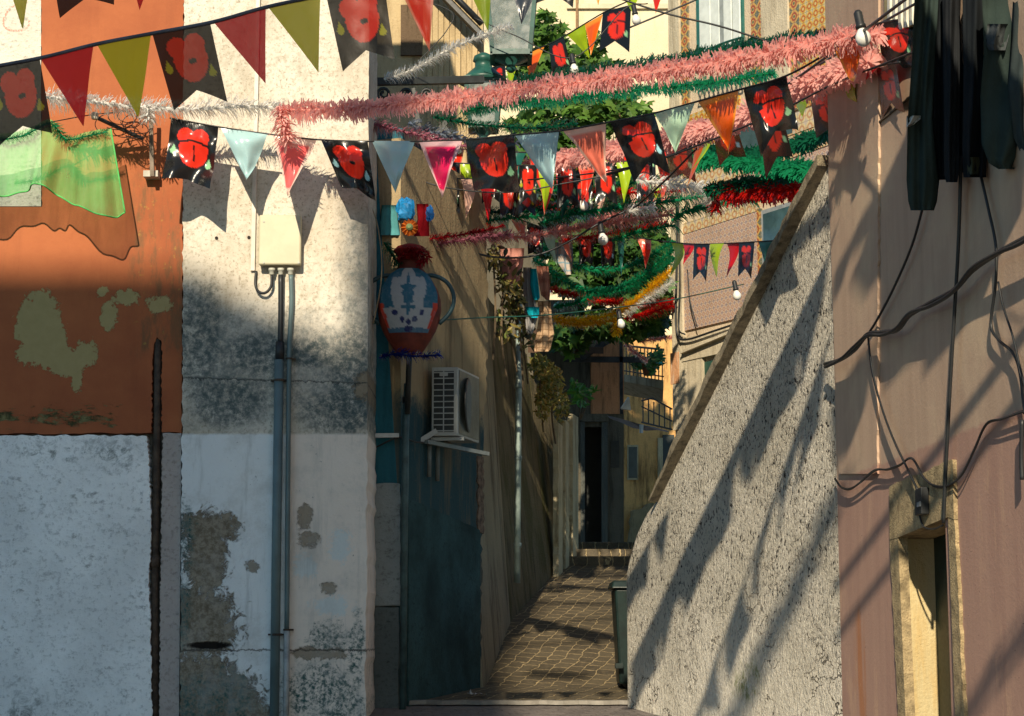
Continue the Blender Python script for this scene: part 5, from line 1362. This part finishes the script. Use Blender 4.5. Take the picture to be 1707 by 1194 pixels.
tag(obj('paper_sheet', hang([(342, 636, 660), (366, 634, 664), (392, 634, 668)], 14.3, .01, .012, 3), cloth_mat('teal_paper', (.10, .34, .36)), smooth=True), 'pale teal paper sheet by the plaster corner', 'paper')
tag(obj('paper_strip', hang([(340, 694, 714), (366, 696, 715), (394, 690, 716)], 14.3, .01, .01, 4), cloth_mat('red_paper', (.42, .012, .02)), smooth=True), 'dark red paper strip hanging beside the orange rosette', 'paper')

# ------------------------------------------------ lanterns and bracket
M_LG = paint('lantern_green', (.018, .085, .07), .4, .2, 6)
b_ = B('dusty_glass'); b_.pos(); n_ = b_.noise(9, 4)
M_LGLASS = b_.done(b_.mix(b_.ss(n_, .4, .65), (.16, .2, .19), (.36, .38, .36)), .15, spec=.7, alpha=b_.math('ADD', n_ * .4, .35))
def lantern(label, px, Y, ytop, ybot, wt, wb, cap):
    t = thing('street_lantern', P(px, ybot, Y), label, 'lantern', 'green street lanterns')
    s = Y / F; zt = P(px, ytop, Y).z; zb_ = P(px, ybot, Y).z; c = P(px, (ytop + ybot) / 2, Y)
    A, Bm = wt * s, wb * s
    ct = [Vector((c.x + i * A, c.y + j * A, zt)) for i, j in ((-1, -1), (1, -1), (1, 1), (-1, 1))]
    cb = [Vector((c.x + i * Bm, c.y + j * Bm, zb_)) for i, j in ((-1, -1), (1, -1), (1, 1), (-1, 1))]
    fr = obj('frame', MB(), M_LG, t)
    g = MB()
    for k in range(4):
        g.bar(ct[k], cb[k], .035, .035); g.bar(ct[k], ct[(k + 1) % 4], .035, .04); g.bar(cb[k], cb[(k + 1) % 4], .04, .045)
    bpy.data.objects.remove(fr); obj('frame', g, M_LG, t)
    for k in range(4):
        i = (k + 1) % 4; ins = lambda q, o: q.lerp(Vector((c.x, c.y, q.z)), .04)
        obj('pane', MB().prism([ins(ct[k], 0), ins(ct[i], 0), ins(cb[i], 0), ins(cb[k], 0)], (Vector((c.x, c.y, 0)) - Vector(((ct[k].x + ct[i].x) / 2, (ct[k].y + ct[i].y) / 2, 0))).normalized() * .004), M_LGLASS, t)
    obj('base', MB().lathe(Vector((c.x, c.y, zb_ - .13)), [(.02, 0), (.05, .03), (.035, .06), (Bm * 1.1, .12), (Bm * 1.15, .14)], 16), M_LG, t, True)
    obj('roof', MB().lathe(Vector((c.x, c.y, zt)), [(A * 1.45, 0), (A * 1.1, .05), (A * .6, .12), (A * .5, .13), (A * .5, .18), (A * .62, .19), (A * .55, .23), (A * .2, .26)], 20), M_LG, t, True)
    return t
lantern('large green street lantern with dusty glass at the top centre', 852, 15.6, -34, 96, 44, 32, 1)
lantern('smaller green street lantern with a round vent cap below the large one', 806, 15.9, 138, 214, 30, 22, 1)
br = thing('lamp_bracket', P(700, 138, 15.2), 'dark iron lamp bracket bar with scrolls leaving the plaster corner', 'bracket')
obj('bar', MB().bar(P(560, 138, 15.2), P(806, 133, 15.6), .05, .06), M_IRON, br)
g = MB()
for cx, r, s in ((640, 14, 1), (676, 12, -1), (712, 12, 1), (745, 10, -1)):
    pts = []
    for k in range(22):
        a = k / 21 * 4.4 * math.pi * .8; rr_ = r * (1 - .75 * k / 21)
        pts.append(P(cx + s * rr_ * math.cos(a), 157 + rr_ * math.sin(a), 15.25))
    g.tube(pts, .014, 6)
obj('scroll', g, M_IRON, br, True)
g = MB().bar(P(700, 268, 15.3), P(745, 200, 15.3), .05, .05).bar(P(735, 204, 15.3), P(768, 256, 15.3), .04, .04).bar(P(688, 148, 15.3), P(702, 240, 15.3), .04, .04)
obj('stay', g, M_IRON, br)

# ------------------------------------------------ air conditioner
M_ACW = paint('ac_casing', (.36, .38, .37), .4, .08, 4, dirt=(.3, .3, .26)); M_ACD = paint('ac_dark', (.012, .016, .018), .5, .2)
ac = thing('air_conditioner', WA.at(745, 728, .2), 'grey white air conditioner outdoor unit with a grille on its end above the alley', 'air conditioner')
q0 = WA.at(719, 727, .06); U_ = WA.u if WA.u.y > 0 else -WA.u; N_ = WA.n
U_ = Vector((U_.x * .8, U_.y, 0)).normalized()
N_ = Vector((1, -.10, 0)).normalized()
H_, D_, L_ = .535, .205, .60
def ab(d0, d1, l0, l1, z0, z1):
    f = lambda d, l, z: q0 + N_ * d + U_ * l + Vector((0, 0, z))
    return MB().hexa([f(d0, l0, z0), f(d1, l0, z0), f(d1, l0, z1), f(d0, l0, z1)], [f(d0, l1, z0), f(d1, l1, z0), f(d1, l1, z1), f(d0, l1, z1)])
obj('casing', ab(0, D_, 0, L_, 0, H_), M_ACW, ac, bevel=.006)
gr = obj('end_grille', ab(.018, D_ - .03, -.003, -.001, .03, H_ - .03), M_ACD, ac)
g = MB()
for k in range(11):
    z = .035 + k * .0455; f_ = ab(.016, D_ - .028, -.009, -.0035, z, z + .008); g.add(f_.v, f_.f)
f_ = ab(.093, .100, -.0105, -.0035, .03, H_ - .03); g.add(f_.v, f_.f)
obj('grille_bar', g, M_ACW, gr)
obj('badge', ab(.065, .13, -.012, -.010, H_ - .07, H_ - .045), M_ACW, ac)
obj('front_shade', ab(D_ + .001, D_ + .006, .025, L_ - .025, .02, H_ - .02), paint('ac_front_shade', (.075, .09, .085), .35, .25, 5), ac)  # dark plate standing for the shade and reflection on the fan side
q1 = q0 + N_ * (D_ + .007) + U_ * .26 + Vector((0, 0, H_ * .5))
obj('fan_guard', MB().lathe(q1, [(.215, 0), (.215, .006), (.20, .012), (.05, .016)], 28, axis=N_), M_ACD, ac)
br = thing('unit_bracket', q0, 'white metal bracket arms holding the air conditioner on the wall', 'bracket')
f = lambda d, l, z: q0 + N_ * d + U_ * l + Vector((0, 0, z))
obj('rail', MB().bar(f(-.02, -.06, -.05), f(.27, .62, -.085), .035, .03), paint('bracket_grey', (.22, .24, .23), .5), br)
obj('arm', MB().bar(f(-.10, -.05, -.06), f(.04, .0, .04), .03, .04), M_ACW, br)
obj('arm', MB().bar(f(-.06, .05, -.02), f(.24, .05, -.02), .03, .025), M_ACW, br)
for a, c1 in ((716, 795), (730, 802)):
    tag(obj('drain_tube', MB().tube([WA.at(a, 728, .03), WA.at(a - 1, c1, .03)], .017, 8), paint('grey_tube_%d' % a, (.14, .15, .14), .6), smooth=True), 'short grey drain tube under the air conditioner, %s' % ('nearer the pipe' if a == 716 else 'nearer the alley'), 'tube')
tag(obj('white_conduit', MB().bar(teal.at(560, 727, .05), teal.at(665, 726, .05), .03, .032), paint('white_conduit', (.5, .52, .52), .5, .1)), 'short white horizontal conduit on the teal wall', 'pipe')
tag(obj('teal_cable', MB().tube(catmull([teal.at(560, 775, .03), teal.at(628, 745, .04), teal.at(664, 729, .05), WA.at(690, 736, .04), WA.at(706, 738, .05)], 6), .007, 6), M_BLACK, smooth=True), 'black cable dipping across the teal wall to the air conditioner', 'cable')
dp = thing('drain_pipe', WA.at(676, 1185, .06), 'dark teal drainpipe at the corner beneath the terracotta jug', 'pipe')
obj('pipe', MB().tube([WA.at(679, 640, .06), WA.at(676, 720, .06), WA.at(671, 1190, .06)], .026, 12), paint('pipe_teal', (.05, .10, .11), .5, .2), dp, True)
obj('joint', MB().tube([WA.at(678, 672, .06), WA.at(678, 662, .06)], .034, 12), M_IRON, dp, True)
dp = thing('drain_pipe', WC.at(861, 972, .05), 'pale teal drainpipe on the mossy alley wall', 'pipe')
obj('pipe', MB().tube([WC.at(866, 470, .06), WC.at(864, 700, .06), WC.at(862, 972, .06)], .030, 12), paint('pipe_pale', (.26, .33, .31), .45, .15), dp, True)
for c in (640, 760, 905):
    obj('joint', MB().tube([WC.at(864.6 - (c - 600) * .006, c, .06), WC.at(864.6 - (c - 600) * .006, c + 8, .06)], .036, 12), paint('pipe_joint', (.2, .26, .25), .5), dp, True)

# ------------------------------------------------ sheer green cloth; the dark band below it is its cast shadow
b_ = B('green_net'); x, y, z = b_.pos(); n_ = b_.noise(5, 4)
M_NET = b_.done(b_.mix(n_, (.10, .58, .14), (.30, .80, .28)), .6, trans=.45, alpha=b_.math('ADD', b_.noise(6, 4, .6, vec=b_.vec(x * 2.5, y, z * .5)) * .5, .30))
b_ = B('cloth_shadow_dark'); x, y, z = b_.pos(); n_ = b_.noise(7, 4, vec=b_.vec(x * 3, y, z * .4))
M_TUL = b_.done((.035, .016, .01), .8, trans=.2, alpha=b_.math('ADD', n_ * .6, .42))  # unused dark tone for the shadow below the cloth
nt = thing('festival_cloth', P(100, 370, 13.2), 'sheer green cloth slung before the orange wall below the first black pennant', 'cloth')
tops = [(-60, 232), (-10, 225), (40, 216), (85, 200), (105, 232), (125, 226), (160, 218), (184, 214)]
bots = [(-60, 330), (-10, 326), (40, 316), (68, 310), (92, 322), (130, 344), (176, 362), (206, 352)]
hem = [(-60, 378), (-10, 374), (20, 384), (62, 378), (86, 362), (116, 380), (166, 404), (214, 392)]
ctop_ = catmull([P(a, c, 13.16) for a, c in tops], 8); cbot = catmull([P(a, c, 13.14) for a, c in bots], 8); chem = catmull([P(a, c, 13.2) for a, c in hem], 8)
rows = []
for j in range(15):
    v = j / 14
    rows.append([a.lerp(c, v) + Vector((0, -.06 * math.sin(i * .30 + v * .8) * (.25 + v) - .02 * math.sin(i * .9 + v * 2) * (.3 + v), 0)) for i, (a, c) in enumerate(zip(ctop_, cbot))])
obj('green_sheet', MB().grid(rows), M_NET, nt, True); sheet = rows
rows = []
for j in range(8):
    v = j / 7
    rows.append([a.lerp(c, v) + Vector((0, -.03 * math.sin(i * .8 + v * 2), 0)) for i, (a, c) in enumerate(zip(cbot, chem))])
obj('hem_cord', MB().tube([r_[-1] for r_ in sheet], .006, 6).tube(sheet[-1], .006, 6), paint('hem_green', (.10, .45, .12), .8), nt, True)
garland('dark green tinsel draped over the top of the sheer green cloth', [(-10, 236), (40, 226), (84, 206), (110, 232), (150, 226), (178, 220)], 13.12, 'green', 9)
# iron wall bracket and its tangle of wire
wb = thing('wall_bracket', P(262, 297, 13.45), 'iron wall bracket with a tangle of black wire on the orange wall', 'bracket')
obj('upright', MB().bar(P(251, 178, 13.30), P(254, 294, 13.38), .028, .028), paint('bracket_steel', (.22, .17, .13), .5, .25), wb)
obj('plate', MB().box((P(247, 0, 13.4).x, 13.40, P(250, 297, 13.45).z), (P(271, 0, 13.4).x, 13.499, P(250, 287, 13.45).z)), paint('bracket_plate', (.45, .42, .36), .5), wb)
obj('arm', MB().bar(P(163, 197, 13.2), P(238, 232, 13.42), .022, .022), M_IRON, wb)
obj('arm_end', MB().lathe(P(158, 199, 13.18), [(.022, 0), (.026, .01), (.026, .04), (.02, .05)], 10), paint('arm_end_grey', (.4, .38, .32), .5), wb)
g = MB(); rnd = random.Random(9)
for k in range(9):
    cx, cy, r = rnd.uniform(190, 250), rnd.uniform(190, 225), rnd.uniform(14, 34)
    a0_ = rnd.uniform(0, 6); g.tube([P(cx + r * math.cos(a0_ + q * .28), cy + r * .6 * math.sin(a0_ + q * .28), 13.3 + .08 * math.sin(q * .5 + k)) for q in range(16)], .0035, 5)
g.tube(catmull([P(84, 204, 13.1), P(150, 192, 13.2), P(210, 186, 13.25), P(250, 184, 13.3)], 5), .004, 5)
obj('wire', g, M_BLACK, wb)

# ------------------------------------------------ bin, litter
bn = thing('wheelie_bin', P(1046, 1140, 16.0), 'dark green wheelie bin half hidden by the grey stair wall', 'bin')
fz_ = floorz(16.0); ht = .86; bx0 = P(1023, 1050, 15.9).x
M_BIN = paint('bin_green', (.006, .018, .016), .45, .2)
def bq(x0, x1, y0, y1, z): return [Vector((x0, y0, z)), Vector((x1, y0, z)), Vector((x1, y1, z)), Vector((x0, y1, z))]
g = MB().hexa(bq(bx0 + .035, bx0 + .38, 15.75, 16.2, fz_ + .03), bq(bx0, bx0 + .44, 15.68, 16.3, fz_ + ht - .06))
obj('body', g, M_BIN, bn, bevel=.02)
obj('lid', MB().hexa(bq(bx0 - .03, bx0 + .46, 15.64, 16.34, fz_ + ht - .058), bq(bx0 - .01, bx0 + .44, 15.68, 16.3, fz_ + ht + .005)), M_BIN, bn, bevel=.012)
obj('step', MB().box((bx0 + .0, 15.66, fz_ + .16), (bx0 + .06, 15.78, fz_ + .2)), M_BIN, bn)
for yy_ in (15.8, 16.15): obj('wheel', MB().lathe(Vector((bx0 + .13, yy_, fz_ + .07)), [(.075, 0), (.08, .01), (.08, .04), (.075, .05)], 16, axis=(0, 1, 0)), M_BLACK, bn, True)
for i, (a, c, w) in enumerate(((784, 1147, .05), (801, 1149, .09))):
    p = P(a, c, 15.0); p.z = floorz(p.y) + .008; rnd = random.Random(i)
    rows = [[p + Vector((w * (u_ / 4 - .5), .05 * v_, .012 + .018 * rnd.random() + (.04 if (i == 0 and u_ == 2 and v_ == 1) else 0))) for u_ in range(5)] for v_ in range(3)]
    tag(obj('paper_scrap', MB().grid(rows), paint('scrap_white_%d' % i, (.62, .64, .64), .8)), ('crumpled peaked white paper scrap on the ground by the teal wall', 'flat white paper scrap on the ground right of the crumpled one')[i], 'litter')

# ------------------------------------------------ cables on the brown house
def wcable(label, pts, off=.02, r=.007, two=0.0):
    g = MB(); q = [RW.at(a, c, off) for a, c in pts]
    g.tube(catmull(q, 7), r, 7)
    if two: g.tube(catmull([RW.at(a + two * .3 * math.sin(i * 2.1), c + two * math.cos(i * 1.7), off + .012) for i, (a, c) in enumerate(pts)], 7), r * .8, 7)
    return tag(obj('wall_cable', g, M_BLACK, smooth=True), label, 'cable', 'cables on the brown house')
wcable('thick twisted black cable bundle rising right across the brown wall', [(1376, 607), (1400, 600), (1424, 584), (1446, 558), (1470, 554), (1496, 550), (1516, 526), (1550, 506), (1590, 484), (1620, 452), (1660, 424), (1700, 402), (1740, 380)], .07, .0125, 5)
wcable('long straight cable falling to the doorway lintel', [(1602, 260), (1598, 400), (1590, 540), (1582, 680), (1576, 800), (1573, 872)], .04, .009)
wcable('cable slanting from the hung clothes down to the bundle', [(1540, 340), (1520, 410), (1490, 480), (1464, 530), (1448, 556)], .03, .007)
wcable('double cable dropping from the bundle to the door bell', [(1447, 560), (1454, 620), (1470, 680), (1490, 734), (1512, 780), (1530, 818)], .04, .006, 3)
wcable('thin cable looping in swags along the paint edge over the doorway', [(1392, 798), (1402, 812), (1416, 816), (1432, 806), (1458, 784), (1480, 783), (1500, 776), (1520, 764), (1540, 796), (1562, 812), (1584, 808), (1604, 790), (1624, 750), (1644, 708), (1672, 698), (1704, 686), (1740, 680)], .025, .006, 1.5)
wcable('cable bending by the right edge below the hoodie', [(1632, 280), (1648, 350), (1660, 410), (1660, 470), (1652, 540), (1664, 566), (1688, 588), (1700, 620), (1708, 690)], .03, .007)
wcable('thin cable crossing the bent one at the right edge', [(1664, 470), (1672, 510), (1688, 560), (1700, 610), (1712, 660)], .05, .005)
wcable('short bell wire entering the doorway', [(1532, 858), (1540, 878), (1556, 882), (1572, 876)], .03, .005)
wcable('lone dark cable end at the lower right edge', [(1704, 700), (1703, 760), (1704, 800)], .04, .01)
